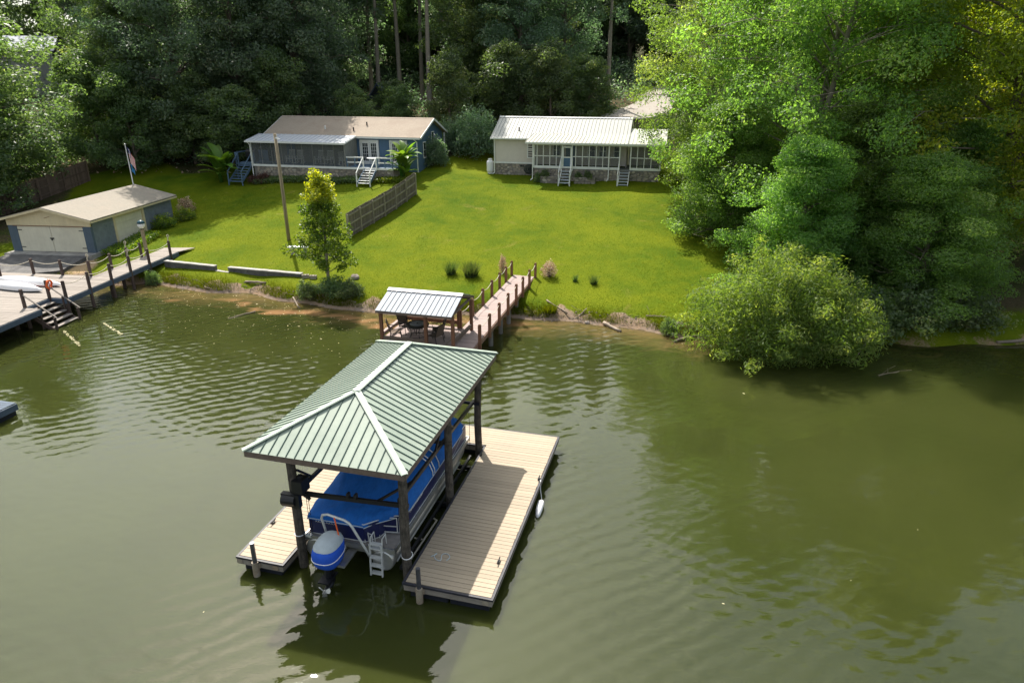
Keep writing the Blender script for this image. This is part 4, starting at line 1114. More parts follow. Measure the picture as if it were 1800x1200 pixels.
fp = Thing('flagpole', 'white pole behind the shed roof flying a striped flag above a blue one', 'flagpole', (0, 0, 0), Frame(-29.45, 53.9, 0))
fp.part('pole', MB().tube([(0, 0, 1.5), (-.02, 0, 4.5), (-.05, 0, 6.95)], [.045, .04, .03], 8), m_white)
fp.part('finial', MB().lathe([(.0, 0), (.06, .03), (.06, .09), (.0, .12)], 10, (-.05, 0, 6.95)), m_whitep)
def cloth(z0, z1, reach, lean, stripes):
    mb = MB(); nr, ncol = 14, 10
    P = []
    for i in range(nr + 1):
        v = i / nr; row = []
        for j in range(ncol + 1):
            u = j / ncol
            x = .03 + reach * u * (1 - .15 * v) + .04 * math.sin(5 * u + 2 * v); y = .07 * math.sin(9 * u + 1.5 * v) - .05 * u
            z = z1 - (z1 - z0) * v * .62 - lean * u ** 1.1
            row.append((x, y, z))
        P.append(row)
    for i in range(nr):
        for j in range(ncol):
            if stripes: mi = 2 if (i < 7 and j < 5) else (0 if i % 2 == 0 else 1)
            else: mi = 0
            if stripes and mi == 2 and (i + j) % 2 == 0 and i % 2 == 1: mi = 3
            mb.add([P[i][j], P[i][j + 1], P[i + 1][j + 1], P[i + 1][j]], [(0, 1, 2, 3)], mi)
    return mb
m_fred = M('flag_red', (0.5, 0.05, 0.07), .8, .1, 4, bump=0); m_fwhite = M('flag_white', (.72, .7, .7), .8, .05, 4, bump=0)
m_fblue = M('flag_navy', (.03, .04, .13), .8, .1, 4, bump=0); m_flblue = M('flag_sky_blue', (.04, .2, .42), .8, .1, 4, bump=0)
fp.part('flag', cloth(5.4, 6.8, .5, .95, True), [m_fred, m_fwhite, m_fblue, m_fwhite])
fp.part('lower_flag', cloth(4.95, 5.55, .34, .5, False), m_flblue)

# ---------------------------------------------------------------- retaining walls, slip, fences, pole, bench
def retaining(label, p0, p1, z0, z1, capm, n):
    dx, dy = p1[0] - p0[0], p1[1] - p0[1]; L = math.hypot(dx, dy)
    F = Frame(p0[0], p0[1], math.degrees(math.atan2(dy, dx)))
    T = Thing('retaining_wall', label, 'retaining wall', (L / 2, 0, z0), F, group='low walls along the left lawn')
    for k in range(n):
        a, b = L * k / n, L * (k + 1) / n
        T.part('wall_block', MB().box(a + .006, b - .006, -.1 + rng.uniform(-.01, .01), .12, z0, z1 - .07), m_darkconc)
        T.part('cap_stone', MB().box(a + .004, b - .004, -.14, .16, z1 - .068, z1 + rng.uniform(-.006, .006)), m_concrete)
retaining('dark stained wall joining the left walkway to the low step slab', (-22.0, 42.15), (-18.3, 40.9), .35, 1.02, None, 8)
retaining('longer dark stained wall ending near the young tree', (-17.4, 40.7), (-12.5, 39.25), .3, 1.0, None, 11)
single('step_slab', 'low concrete slab bridging the gap between the two dark walls', 'slab', MB().slab([(-18.3, 40.72, .74), (-17.35, 40.4, .72), (-17.25, 41.0, .74), (-18.2, 41.3, .76)], .3), m_concrete)
for i, (x, y, rz, lab) in enumerate(((-12.25, 39.1, 12, 'mossy concrete block at the end of the long wall'), (-11.75, 38.95, -8, 'hollow concrete block lying between the wall end and young tree'))):
    F = Frame(x, y, rz); z = gz(x, y)
    single('concrete_block', lab, 'block', MB().box(-.2, .2, -.1, -.06, z - .04, z + .19).box(-.2, .2, .06, .1, z - .04, z + .19).box(-.2, -.16, -.06, .06, z - .04, z + .19).box(.16, .2, -.06, .06, z - .04, z + .19).box(-.03, .03, -.06, .06, z - .04, z + .19), m_stone, frame=F, group='loose blocks by the young tree')
sl = MB()
sl.slab([(-.9, -2.3, .1), (5.2, -2.3, .02), (5.5, -.72, .5), (-.6, -.72, .5)], .2)
single('boat_ramp', 'dark cracked concrete apron sloping from the shed doors to the deck', 'ramp', MB().slab([(-.5, -3.6, .62), (3.0, -4.1, .5), (5.6, -3.0, .62), (5.7, -.72, .93), (.1, -.72, .93)], .4), m_darkconc, frame=SF)

def board_fence(label, p0, p1, h, mat, bw, posts, rmat, rails=3):
    dx, dy = p1[0] - p0[0], p1[1] - p0[1]; L = math.hypot(dx, dy)
    F = Frame(p0[0], p0[1], math.degrees(math.atan2(dy, dx)))
    T = Thing('wooden_fence', label, 'fence', (L / 2, 0, gz((p0[0] + p1[0]) / 2, (p0[1] + p1[1]) / 2)), F)
    me = MB().box(-bw / 2 + .004, bw / 2 - .004, -.011, .011, -.15, h).mesh('board', mat)
    n = round(L / bw)
    def g(a): return gz(*F.w(a, 0)[:2])
    for k in range(n):
        a = (k + .5) * L / n
        T.piece('board', me, (a, rng.uniform(-.003, .003), g(a) + .05 + rng.uniform(-.02, .02)), rot=(0, rng.uniform(-.006, .006), 0))
    s = -1
    for k in range(posts + 1):
        a = min(L - .05, max(.05, k * L / posts))
        T.part('post', MB().box(a - .05, a + .05, s * .12, s * .018, g(a) - .4, g(a) + h - .02), rmat)
    for k in range(posts):
        a, b = k * L / posts + .05, (k + 1) * L / posts - .05
        for f in ([.18, .55, .9] if rails == 3 else [.25, .8]):
            T.part('rail', MB().bar((a, s * .045, g(a) + h * f), (b, s * .045, g(b) + h * f), .05, .1), rmat)
    return T
board_fence('grey board fence dividing the two lawns, its posts and rails towards the pier', (-10.95, 44.9), (-7.5, 53.7), 1.62, m_fence, .145, 6, m_frail)
board_fence('brown board fence in shade behind the shed', (-41.2, 52.9), (-37.4, 61.5), 1.7, m_fence2, .15, 4, m_fence2)

up_ = Thing('utility_pole', 'bare wooden pole standing on the lawn before the grey house', 'utility pole', (0, 0, 0), Frame(-15.08, 45.46, 0))
zg = gz(-15.08, 45.46)
up_.part('pole', MB().tube([(0, 0, zg - .5), (-.02, .0, zg + 3), (-.1, .05, 8.45)], [.125, .115, .095], 12), m_pole, smooth=True)
up_.part('insulator', MB().lathe([(.0, 0), (.05, .0), (.06, .1), (.0, .14)], 8, (.02, -.12, 8.12)).bar((-.1, -.02, 8.2), (.25, -.14, 8.12), .04, .04), m_whitep)
up_.part('wire', MB().tube([(.0, -.1, 8.1), (.05, -.16, 7.2), (.02, -.14, 5.0), (.04, -.16, zg + .3)], .008, 5), m_steel)
bz = gz(-13.85, 42.95)
bn = Thing('garden_bench', 'small white stone bench beside the young tree', 'bench', (0, 0, bz), Frame(-13.7, 42.95, 8))
bn.part('seat', MB().box(-.62, .62, -.2, .2, bz + .36, bz + .45), m_white)
for x in (-.4, .4): bn.part('leg', MB().box(x - .09, x + .09, -.14, .14, bz - .1, bz + .358), m_concrete)
# ---------------------------------------------------------------- houses
def stone_face(T, x0, x1, zfun0, z1, y, rowh=.2, seed=1, parent=None, name='stone_facing'):
    """irregular field stones standing proud of a mortar wall whose face is at y (outside is -y)"""
    r = random.Random(seed); mb = MB(); tints = []
    zb = min(zfun0(x0), zfun0(x1)) - .05
    cells = []
    z = zb; row = 0
    while z < z1:
        x = x0 - r.random() * .3
        while x < x1:
            w = r.uniform(.2, .5); cells.append((x + w / 2 + r.uniform(-.03, .03), z + rowh / 2 + r.uniform(-.07, .07), w / 2, rowh * r.uniform(.45, .75)))
            x += w
        z += rowh; row += 1
    for (cx_, cz, a, b) in cells:
        rot = r.uniform(-.35, .35); n = r.choice((6, 7, 8)); pts = []
        for k in range(n):
            t = 2 * math.pi * (k + r.uniform(-.22, .22)) / n
            px, pz = a * .98 * math.cos(t) * r.uniform(.86, 1.08), b * .98 * math.sin(t) * r.uniform(.86, 1.08)
            pts.append((min(x1, max(x0, cx_ + px * math.cos(rot) - pz * math.sin(rot))), min(z1, cz + px * math.sin(rot) + pz * math.cos(rot))))
        if max(p[1] for p in pts) - min(p[1] for p in pts) < .04 or max(p[0] for p in pts) - min(p[0] for p in pts) < .04: continue
        d = r.uniform(.02, .06)
        vs = [(p[0], y, p[1]) for p in pts] + [(cx_ + (p[0] - cx_) * .82, y - d - r.uniform(0, .015), cz + (p[1] - cz) * .82) for p in pts]
        mb.add(vs, [tuple(range(n, 2 * n))] + [(k, (k + 1) % n, n + (k + 1) % n, n + k) for k in range(n)])
        tints += [r.betavariate(1.6, 1.8)] * (n + 1)
    ob = T.part(name, mb, m_stonef, parent=parent, kind='stuff')
    at = ob.data.attributes.new('tint', 'FLOAT', 'FACE'); at.data.foreach_set('value', tints)
    return ob

def sash_window(T, x0, x1, z0, z1, y, cols=1, dark=True, axis='x'):
    """frame, glass and bars, set in a wall whose face is at y (outside -y); axis 'y' turns it onto a side wall facing +x"""
    def B(mb, a0, a1, b0, b1, c0, c1):
        if axis == 'x': mb.box(a0, a1, b0, b1, c0, c1)
        else: mb.box(y + (y - b1), y + (y - b0), a0, a1, c0, c1)
    f = MB(); t = .08
    B(f, x0 - t, x1 + t, y - .035, y - .002, z1, z1 + t); B(f, x0 - t, x1 + t, y - .05, y - .002, z0 - t, z0)
    B(f, x0 - t, x0, y - .035, y - .002, z0 + .001, z1 - .001); B(f, x1, x1 + t, y - .035, y - .002, z0 + .001, z1 - .001)
    ob = T.part('window', f, m_white)
    g = MB(); B(g, x0 + .001, x1 - .001, y - .016, y - .004, z0 + .001, z1 - .001); T.part('pane', g, m_glass, parent=ob)
    b = MB(); B(b, x0 + .002, x1 - .002, y - .026, y - .017, (z0 + z1) / 2 - .025, (z0 + z1) / 2 + .025)
    for k in range(1, cols):
        xx = x0 + (x1 - x0) * k / cols; B(b, xx - .012, xx + .012, y - .022, y - .017, z0 + .002, z1 - .002)
    T.part('sash_bar', b, m_white, parent=ob)
    return ob

def stairs(T, x0, x1, ytop, ztop, n, run, rise, m_step, m_str, rails=True, m_r=None, railh=.85, gnd=None):
    for k in range(n):
        z = ztop - (k + 1) * rise; y = ytop - k * run
        T.part('step', MB().box(x0 + .05, x1 - .05, y - run - .02, y - .02, z - .045, z), m_step)
    yb = ytop - n * run; zb = ztop - (n + .6) * rise
    for x in (x0 + .02, x1 - .02):
        T.part('stringer', MB().bar((x, ytop, ztop - .16), (x, yb - .02, zb + .02), .045, .2), m_str)
    if rails:
        for x in (x0 - .03, x1 + .03):
            T.part('handrail', MB().bar((x, ytop - .02, ztop + railh), (x, yb + .0, zb + railh + .02), .05, .09), m_r)
            T.part('rail_post', MB().box(x - .04, x + .04, yb - .02, yb + .06, zb - .25, zb + railh - .04), m_r)
            T.part('rail_post', MB().box(x - .04, x + .04, ytop - .1, ytop - .02, ztop - .2, ztop + railh - .06), m_r)

def ribbed(T, name, p00, p10, p11, p01, rib, mat, th=.02, rw=.035, rh=.04):
    """metal sheet roof with raised ribs running from the p00-p10 edge up to the p01-p11 edge"""
    mb = MB().slab([p00, p10, p11, p01], th)
    A, B, C, D = map(Vector, (p00, p10, p11, p01))
    n = max(2, round((B - A).length / rib))
    nm = (B - A).cross(D - A).normalized()
    for k in range(n + 1):
        f = k / n
        f = min(max(f, .004), .996)
        a = A + (B - A) * f + nm * (rh / 2 - .004); b = D + (C - D) * f + nm * (rh / 2 - .004)
        mb.bar(a, b, rw, rh, up=nm)
    return T.part(name, mb, mat)

# ---- white house
m_step = M('pale_blue_step', (0.42, 0.46, 0.52), 0.7, 0.1, 3, bump=0.05)
WF = Frame(-1.45, 59.0, -12.5)
def wg(x, y): return gz(*WF.w(x, y)[:2])
wh = Thing('white_house', 'cream-sided white house with ribbed metal roof and a long screened porch on stone footing', 'house', (6.5, 2.5, 3.9), WF)
L0, L1 = 0.0, 10.95
sd = MB()
def lap(mb, x0, x1, y, z0, z1, n, front=True):
    h = (z1 - z0) / n
    for k in range(n):
        a = z0 + k * h
        mb.add([(x0, y - .03, a), (x1, y - .03, a), (x1, y - .008, a + h), (x0, y - .008, a + h), (x0, y + .05, a), (x1, y + .05, a), (x1, y + .05, a + h), (x0, y + .05, a + h)],
               [(0, 1, 2, 3), (0, 4, 5, 1), (3, 2, 6, 7), (0, 3, 7, 4), (1, 5, 6, 2)])
for k in range(11):
    z = 5.14 + k * .176
    me_ = MB(); lap(me_, .06, 3.58, 0, z, z + .176, 1)
    wh.part('siding_board', me_, m_cream)
wh.part('front_wall', MB().box(.03, L1, .06, .2, 5.0, 7.12), m_cream)
wh.part('left_wall', MB().box(0.0, .055, .08, 6.3, 5.0, 7.05), m_cream)
gw = MB().slab([(L1, .06, 3.6), (L1, 6.4, 3.6), (L1, 6.4, 7.05), (L1, 3.2, 8.4), (L1, .06, 7.12)], .06)
wh.part('gable_wall', gw, m_cream)
wh.part('back_wall', MB().box(.06, L1 - .08, 6.25, 6.4, 3.6, 7.05), m_cream)
wh.part('footing', MB().box(.04, 3.5, .02, .3, 3.4, 4.99), m_mortar)
stone_face(wh, .05, 3.55, lambda x: wg(x, 0), 4.98, .02, seed=2)
wh.part('trim_band', MB().box(-.02, 3.6, -.05, .0, 5.0, 5.13), m_white)
wh.part('corner_trim', MB().box(-.05, .055, -.045, .04, 5.135, 7.03), m_white)
wh.part('footing_vent', MB().box(2.2, 2.5, -.05, .01, 4.75, 4.92), m_steel)
ZEV, ZRG, YRG = 7.08, 8.52, 3.2
X0, X1 = -.28, 11.12
ribbed(wh, 'roof', (X0, -.35, ZEV), (X1, -.35, ZEV), (X1, YRG, ZRG), (X0, YRG, ZRG), .3, m_wroof)
ribbed(wh, 'roof', (X1, 6.75, ZEV), (X0, 6.75, ZEV), (X0, YRG, ZRG), (X1, YRG, ZRG), .3, m_wroof)
wh.part('ridge_cap', MB().slab([(X0, YRG - .16, ZRG + .0), (X1, YRG - .16, ZRG + .0), (X1, YRG, ZRG + .06), (X0, YRG, ZRG + .06)], .012).slab([(X0, YRG, ZRG + .06), (X1, YRG, ZRG + .06), (X1, YRG + .16, ZRG), (X0, YRG + .16, ZRG)], .012), m_white)
for x in (X0 + .02, X1 - .02):
    wh.part('barge_board', MB().bar((x, -.33, ZEV - .1), (x, YRG, ZRG - .1), .035, .15).bar((x, YRG, ZRG - .1), (x, 6.73, ZEV - .1), .035, .15), m_white)
wh.part('roof_vent', MB().tube([(1.9, .9, 7.5), (1.9, .9, 7.85)], .06, 10), m_steel)
wh.part('gutter', MB().bar((X0, -.4, ZEV - .06), (3.1, -.4, ZEV - .06), .11, .09), m_white)
# porch
PY = -1.35; PXa, PXb = 3.6, 13.65; ZF = 4.9
wh.part('porch_floor', MB().box(PXa, L1 - .08, PY + .02, .05, ZF - .12, ZF).box(L1 - .07, PXb, PY + .02, 2.0, ZF - .12, ZF), m_pfloor)
wh.part('porch_footing', MB().box(PXa + .05, PXb - .05, PY + .06, PY + .3, 3.3, ZF - .02), m_mortar)
stone_face(wh, PXa + .05, 10.5, lambda x: wg(x, PY), ZF - .02, PY + .055, seed=5)
stone_face(wh, 11.3, PXb - .05, lambda x: wg(x, PY), ZF - .02, PY + .055, seed=6)
wh.part('skirt_board', MB().box(PXa, 5.86, PY - .03, PY + .015, ZF - .02, ZF + .17).box(6.74, 10.5, PY - .03, PY + .015, ZF - .02, ZF + .17).box(11.34, PXb, PY - .03, PY + .015, ZF - .02, ZF + .17), m_white)
wh.part('side_skirt', MB().box(PXb - .03, PXb + .02, PY + .02, 2.0, ZF - .02, ZF + .14), m_white)
ZT = 6.83
wh.part('porch_header', MB().box(PXa - .02, PXb + .02, PY - .03, PY + .06, 6.68, ZT), m_white)
wh.part('side_header', MB().box(PXb - .05, PXb + .02, PY + .07, 2.0, 6.68, ZT), m_white)
big = {3.6: .1, 9.65: .1, 10.48: .09, 11.34: .09, 13.65: .12, 5.9: .08, 6.7: .08}
mull = [3.86, 4.37, 4.91, 5.43, 7.0, 7.54, 8.08, 8.63, 9.17, 11.86, 12.4, 12.94]
for x, w in big.items(): wh.part('porch_post', MB().box(x - w / 2, x + w / 2, PY - .045, PY + .045, ZF + .0, 6.679), m_white)
for x in mull: wh.part('mullion', MB().box(x - .025, x + .025, PY - .02, PY + .02, ZF + .171, 6.679), m_white)
xs = sorted(list(big) + mull)
for a, b in zip(xs, xs[1:]):
    if abs(a - 10.48) < .01: continue
    if abs(a - 5.9) < .01: continue
    wh.part('midrail', MB().box(a + .05, b - .05, PY - .022, PY + .022, 5.8, 5.86), m_white)
    for z0, z1 in ((ZF + .172, 5.798), (5.862, 6.678)):
        wh.part('screen', MB().slab([(a + .03, PY, z0), (b - .03, PY, z0), (b - .03, PY, z1), (a + .03, PY, z1)], .004), m_screen)
# side screens of the right room and left return
for y0, y1 in ((PY + .1, -.3), (-.25, .8), (.85, 1.95)):
    wh.part('side_screen', MB().slab([(PXb - .01, y0, ZF + .15), (PXb - .01, y1, ZF + .15), (PXb - .01, y1, 6.67), (PXb - .01, y0, 6.67)], .004), m_screen)
    wh.part('side_post', MB().box(PXb - .045, PXb + .015, y1, y1 + .05, ZF + .14, 6.679), m_white)
wh.part('side_midrail', MB().box(PXb - .03, PXb + .01, PY + .1, 1.95, 5.8, 5.86), m_white)
wh.part('screen_return', MB().slab([(PXa + .03, -.03, ZF), (PXa + .03, PY + .05, ZF), (PXa + .03, PY + .05, 6.67), (PXa + .03, -.03, 6.67)], .004), m_screen)
for y in (-.45, -.9): wh.part('return_mullion', MB().box(PXa + .0, PXa + .05, y - .02, y + .02, ZF, 6.67), m_white)
wh.part('return_midrail', MB().box(PXa + .005, PXa + .045, PY + .06, -.04, 5.8, 5.86), m_white)
# screen door
fd_ = wh.part('screen_door', MB().box(5.945, 6.03, PY - .03, PY + .02, ZF + .02, 6.6).box(6.57, 6.655, PY - .03, PY + .02, ZF + .02, 6.6).box(6.031, 6.569, PY - .03, PY + .02, 6.5, 6.6)
              .box(6.031, 6.569, PY - .03, PY + .02, ZF + .02, ZF + .14).box(6.031, 6.569, PY - .03, PY + .02, 5.72, 5.8), m_white)
wh.part('door_screen', MB().box(6.032, 6.568, PY - .008, PY - .003, 5.801, 6.499), m_screen, parent=fd_)
wh.part('door_panel', MB().box(6.032, 6.568, PY - .012, PY + .0, ZF + .141, 5.719), m_bluewall, parent=fd_)
# porch roof: one slope over the porch, running further back over the right room
S_ = (7.38 - 6.92) / 2.2
ribbed(wh, 'porch_roof', (2.95, -1.72, 6.92), (11.1, -1.72, 6.92), (11.1, .5, 7.42), (3.2, .5, 7.42), .3, m_wroof2)
ribbed(wh, 'porch_roof', (11.14, -1.72, 6.92), (14.02, -1.72, 6.92), (14.02, 2.1, 7.78), (11.14, 2.1, 7.78), .3, m_wroof2)
wh.part('porch_fascia', MB().bar((2.95, -1.74, 6.86), (14.02, -1.74, 6.86), .03, .13), m_white)
wh.part('porch_barge', MB().bar((13.99, -1.7, 6.83), (13.99, 2.1, 7.69), .03, .13), m_white)
wh.part('porch_ceiling', MB().slab([(3.6, -1.3, 6.845), (3.6, .04, 6.845), (10.9, .04, 6.845), (10.9, -1.3, 6.845)], .02), m_cream)
for x, y0, z0 in ((3.52, -1.5, 6.84), (9.66, -1.5, 6.84), (.0, -.2, 7.0)):
    y1 = PY - .09 if x > 1 else -.09
    ds = MB().bar((x, y0 + .05, z0), (x, y1, z0 - .25), .07, .06).bar((x, y1, z0 - .22), (x, y1, wg(x, y1) + .12), .07, .06).bar((x, y1, wg(x, y1) + .14), (x - .1, y1 - .25, wg(x, y1) + .05), .07, .06)
    wh.part('downspout', ds, m_white)
sash_window(wh, 2.86, 3.42, 5.55, 6.78, -.005)
for a, b in ((5.0, 5.5), (7.85, 8.35), (8.75, 9.25), (9.95, 10.4)): sash_window(wh, a, b, 5.6, 6.7, .06)
wh.part('entry_door', MB().box(6.0, 6.75, .02, .058, ZF, 6.65), m_bluewall)
wh.part('room_wall', MB().box(11.0, 13.6, 2.0, 2.1, 3.6, 7.6), m_cream)
stairs(wh, 5.88, 6.72, PY - .03, ZF, 5, .27, .19, m_step, m_white, True, m_white)
stairs(wh, 10.52, 11.32, PY - .03, ZF, 5, .27, .19, m_step, m_white, False)
wh.part('handrail', MB().bar((10.49, PY - .05, ZF + .85), (10.49, PY - 1.4, ZF - .2), .05, .09), m_white)
wh.part('rail_post', MB().box(10.45, 10.53, PY - 1.42, PY - 1.34, 3.6, ZF - .22), m_white)
for a, b in ((4.25, 5.6), (7.0, 8.7)):
    pl = MB().box(a, b, PY - .62, PY - .1, 3.5, 4.3)
    ob = wh.part('planter_box', pl, m_mortar)
    stone_face(wh, a, b, lambda x: wg(x, PY - .62), 4.3, PY - .622, rowh=.17, seed=int(a * 10), parent=ob)

tk = Thing('propane_tank', 'upright white propane tank at the left corner of the white house', 'gas tank', (-.42, .1, wg(-.42, .1)), WF)
zt = wg(-.42, .1)
tk.part('cylinder', MB().lathe([(.0, .08), (.24, .08), (.29, .18), (.3, .28), (.3, .88), (.28, .98), (.2, 1.06), (.1, 1.1), (.0, 1.1)], 20, (-.42, .1, zt)), m_whitep, smooth=True)
tk.part('collar', MB().lathe([(.15, 1.05), (.18, 1.05), (.18, 1.2), (.15, 1.2)], 16, (-.42, .1, zt)), m_whitep)
tk.part('foot_ring', MB().lathe([(.2, -.05), (.23, -.05), (.23, .12), (.2, .12)], 16, (-.42, .1, zt)), m_whitep)
hr = Thing('hose_reel', 'dark garden hose coiled against the stone footing of the white house', 'hose', (2.95, -.12, wg(2.95, -.1)), WF)
zh = wg(2.95, -.1) + .5
hp = [(2.95 + (.42 - .012 * k / 3) * math.cos(k * .4), -.12 - .012 * (k % 9) - .002 * k, zh + (.42 - .012 * k / 3) * math.sin(k * .4)) for k in range(80)]
hr.part('hose', MB().tube(hp, .022, 6), M('dark_hose', (.02, .035, .03), .5, .2, 4, bump=0), smooth=True)
hr.part('hub', MB().tube([(2.95, -.05, zh), (2.95, -.2, zh)], .1, 12), m_steel)

# ---- blue-grey house
GF = Frame(-22.4, 60.6, -14)
def gg(x, y): return gz(*GF.w(x, y)[:2])
gh = Thing('blue_house', 'blue-grey house with half-shaded shingle roof, screened porch and open deck on stone footing', 'house', (7, 3, 3.4), GF)
ZG = 4.72
for b_ in ((.7, 9.0, ZG, 7.1), (10.85, 11.75, ZG, 7.1), (13.45, 14.4, ZG - .9, 7.1), (9.0, 10.85, 6.75, 7.1), (11.75, 13.45, 6.75, 7.1)):
    gh.part('wall_panel', MB().box(b_[0], b_[1], 2.3, 2.45, b_[2], b_[3]), m_bluewall)
gh.part('gable_wall', MB().slab([(14.4, 2.46, 3.4), (14.4, 8.3, 3.4), (14.4, 8.3, 7.1), (14.4, 5.4, 8.24), (14.4, 2.46, 7.1)], .12), m_bluewall)
gh.part('left_wall', MB().slab([(.7, 2.46, 3.4), (.7, 2.46, 7.1), (.7, 5.4, 8.24), (.7, 8.3, 7.1), (.7, 8.3, 3.4)], .12), m_bluewall)
gh.part('back_wall', MB().box(.83, 14.27, 8.15, 8.3, 3.4, 7.1), m_bluewall)
ge, gr_ = 7.03, 8.38
rf = gh.part('roof', MB().slab([(.05, 1.95, ge), (14.75, 1.95, ge), (14.75, 5.4, gr_), (.05, 5.4, gr_)], .09).slab([(14.75, 8.85, ge), (.05, 8.85, ge), (.05, 5.4, gr_), (14.75, 5.4, gr_)], .09), m_gshingle)
ct = MB()
for k in range(22):
    f0, f1 = k / 22, (k + 1) / 22
    y0 = 1.94 + 3.45 * f0; y1 = 1.94 + 3.45 * f1
    z0 = ge + (gr_ - ge) * f0; z1 = ge + (gr_ - ge) * f1
    ct.slab([(.04, y0, z0 + .016), (14.76, y0, z0 + .016), (14.76, y1, z1 + .004), (.04, y1, z1 + .004)], .006)
gh.part('shingle_course', ct, m_gshingle, parent=rf, kind='stuff')
gh.part('ridge_shingle', MB().slab([(.04, 5.22, gr_ - .04), (14.76, 5.22, gr_ - .04), (14.76, 5.4, gr_ + .04), (.04, 5.4, gr_ + .04)], .02).slab([(.04, 5.4, gr_ + .04), (14.76, 5.4, gr_ + .04), (14.76, 5.58, gr_ - .04), (.04, 5.58, gr_ - .04)], .02), m_gshingle, parent=rf)
for x in (.03, 14.77):
    gh.part('barge_board', MB().bar((x, 1.97, ge - .06), (x, 5.4, gr_ - .06), .035, .16).bar((x, 5.4, gr_ - .06), (x, 8.83, ge - .06), .035, .16), m_white)
gh.part('eave_board', MB().box(8.9, 14.7, 1.93, 1.965, ge - .15, ge - .01), m_white)
gh.part('gable_post', MB().box(14.5, 14.62, 8.4, 8.52, 3.6, 7.0), m_white)
for x, y in ((8.3, 2.9), (9.1, 3.9), (5.5, 3.1)):
    z = ge + (y - 1.95) * (gr_ - ge) / 3.45
    gh.part('roof_vent', MB().tube([(x, y, z - .05), (x, y, z + .3)], .06, 10), m_steel if x > 6 else m_white)
# porch
gh.part('porch_floor', MB().box(-.0, 13.0, 0, 2.3, ZG - .14, ZG), m_bluedeck)
gh.part('floor_trim', MB().box(-.03, 13.03, -.05, -.003, ZG - .15, ZG + .02), m_white)
gh.part('footing', MB().box(.05, 12.95, .06, .3, 3.0, ZG - .16), m_mortar)
stone_face(gh, .35, 10.4, lambda x: gg(x, 0), ZG - .17, .055, seed=8)
stone_face(gh, 11.55, 12.95, lambda x: gg(x, 0), ZG - .17, .055, seed=9)
gh.part('footing_side', MB().box(12.96, 13.0, .06, 2.3, 3.2, ZG - .16), m_stone)
gh.part('porch_roof', MB().slab([(-.35, -.3, 6.68), (8.9, -.3, 6.68), (8.9, 1.95, 7.09), (-.35, 1.95, 7.09)], .05), m_lightroof)
rb = MB()
for k in range(22):
    x = -.3 + k * .435
    rb.bar((x, -.29, 6.7), (x, 1.94, 7.11), .03, .03)
gh.part('roof_rib', rb, m_lightroof)
gh.part('porch_fascia', MB().box(-.36, 8.91, -.34, -.303, 6.55, 6.69), m_white)
gh.part('porch_barge', MB().bar((8.93, -.3, 6.62), (8.93, 1.95, 7.03), .03, .12), m_white)
gh.part('porch_return', MB().slab([(8.8, .06, ZG), (8.8, 2.28, ZG), (8.8, 2.28, 7.0), (8.8, .06, 6.6)], .05), m_greywall)
bt = MB()
for k in range(7):
    y = .3 + k * .3; bt.box(8.8, 8.825, y - .015, y + .015, ZG, 6.6 + (y + .3) * .16)
gh.part('batten', bt, m_greywall)
gh.part('porch_post', MB().box(-.05, .05, -.05, .05, ZG, 6.56), m_white)
gh.part('porch_post', MB().box(8.72, 8.8, -.04, .04, ZG, 6.6), m_greywall)
for k in range(1, 9):
    gh.part('mullion', MB().box(k * .97 - .02, k * .97 + .02, -.02, .02, ZG, 6.6), m_greywall)
for k in range(9):
    a, b = k * .97 + .025, (k + 1) * .97 - .025
    gh.part('screen', MB().slab([(a, 0, ZG + .01), (b, 0, ZG + .01), (b, 0, 6.58), (a, 0, 6.58)], .004), m_screen2)
gh.part('porch_header', MB().box(.06, 8.71, -.03, .03, 6.585, 6.66), m_greywall)
gh.part('porch_back', MB().box(.7, 8.79, 2.262, 2.298, ZG, 7.0), m_greywall)
gh.part('porch_door', MB().box(2.05, 2.9, 2.22, 2.26, ZG, 6.6), m_bluewall)
gh.part('downspout', MB().bar((-.12, -.25, 6.55), (-.02, -.1, 6.3), .07, .06).bar((-.02, -.1, 6.32), (-.02, -.1, 3.5), .07, .06), m_white)
gh.part('downspout', MB().bar((14.0, 2.0, 6.95), (14.3, 2.25, 6.65), .07, .06).bar((14.3, 2.25, 6.68), (14.3, 2.25, 4.0), .07, .06), m_white)
def french(x0, x1):
    mid = (x0 + x1) / 2
    fr = gh.part('door_frame', MB().box(x0, x0 + .1, 2.25, 2.44, ZG, 6.74).box(x1 - .1, x1, 2.25, 2.44, ZG, 6.74).box(x0 + .101, x1 - .101, 2.25, 2.44, 6.6, 6.74), m_white)
    for a, b in ((x0 + .12, mid - .02), (mid + .02, x1 - .12)):
        d = gh.part('french_door', MB().box(a, a + .12, 2.3, 2.36, ZG, 6.59).box(b - .12, b, 2.3, 2.36, ZG, 6.59).box(a + .121, b - .121, 2.3, 2.36, 6.46, 6.59).box(a + .121, b - .121, 2.3, 2.36, ZG, ZG + .28), m_white)
        gh.part('glass', MB().box(a + .121, b - .121, 2.33, 2.345, ZG + .281, 6.459), m_glass, parent=d)
        mu = MB()
        for k in range(1, 3):
            x = a + .12 + (b - a - .24) * k / 3; mu.box(x - .012, x + .012, 2.31, 2.328, ZG + .282, 6.458)
        for k in range(1, 5):
            z = ZG + .28 + 1.46 * k / 5; mu.box(a + .122, b - .122, 2.312, 2.326, z - .012, z + .012)
        gh.part('muntin', mu, m_white, parent=d)
french(9.05, 10.8); french(11.8, 13.4)
sash_window(gh, 3.4, 3.9, 5.3, 6.5, 14.42, axis='y')
sash_window(gh, 5.5, 6.0, 5.6, 7.2, 14.42, axis='y')
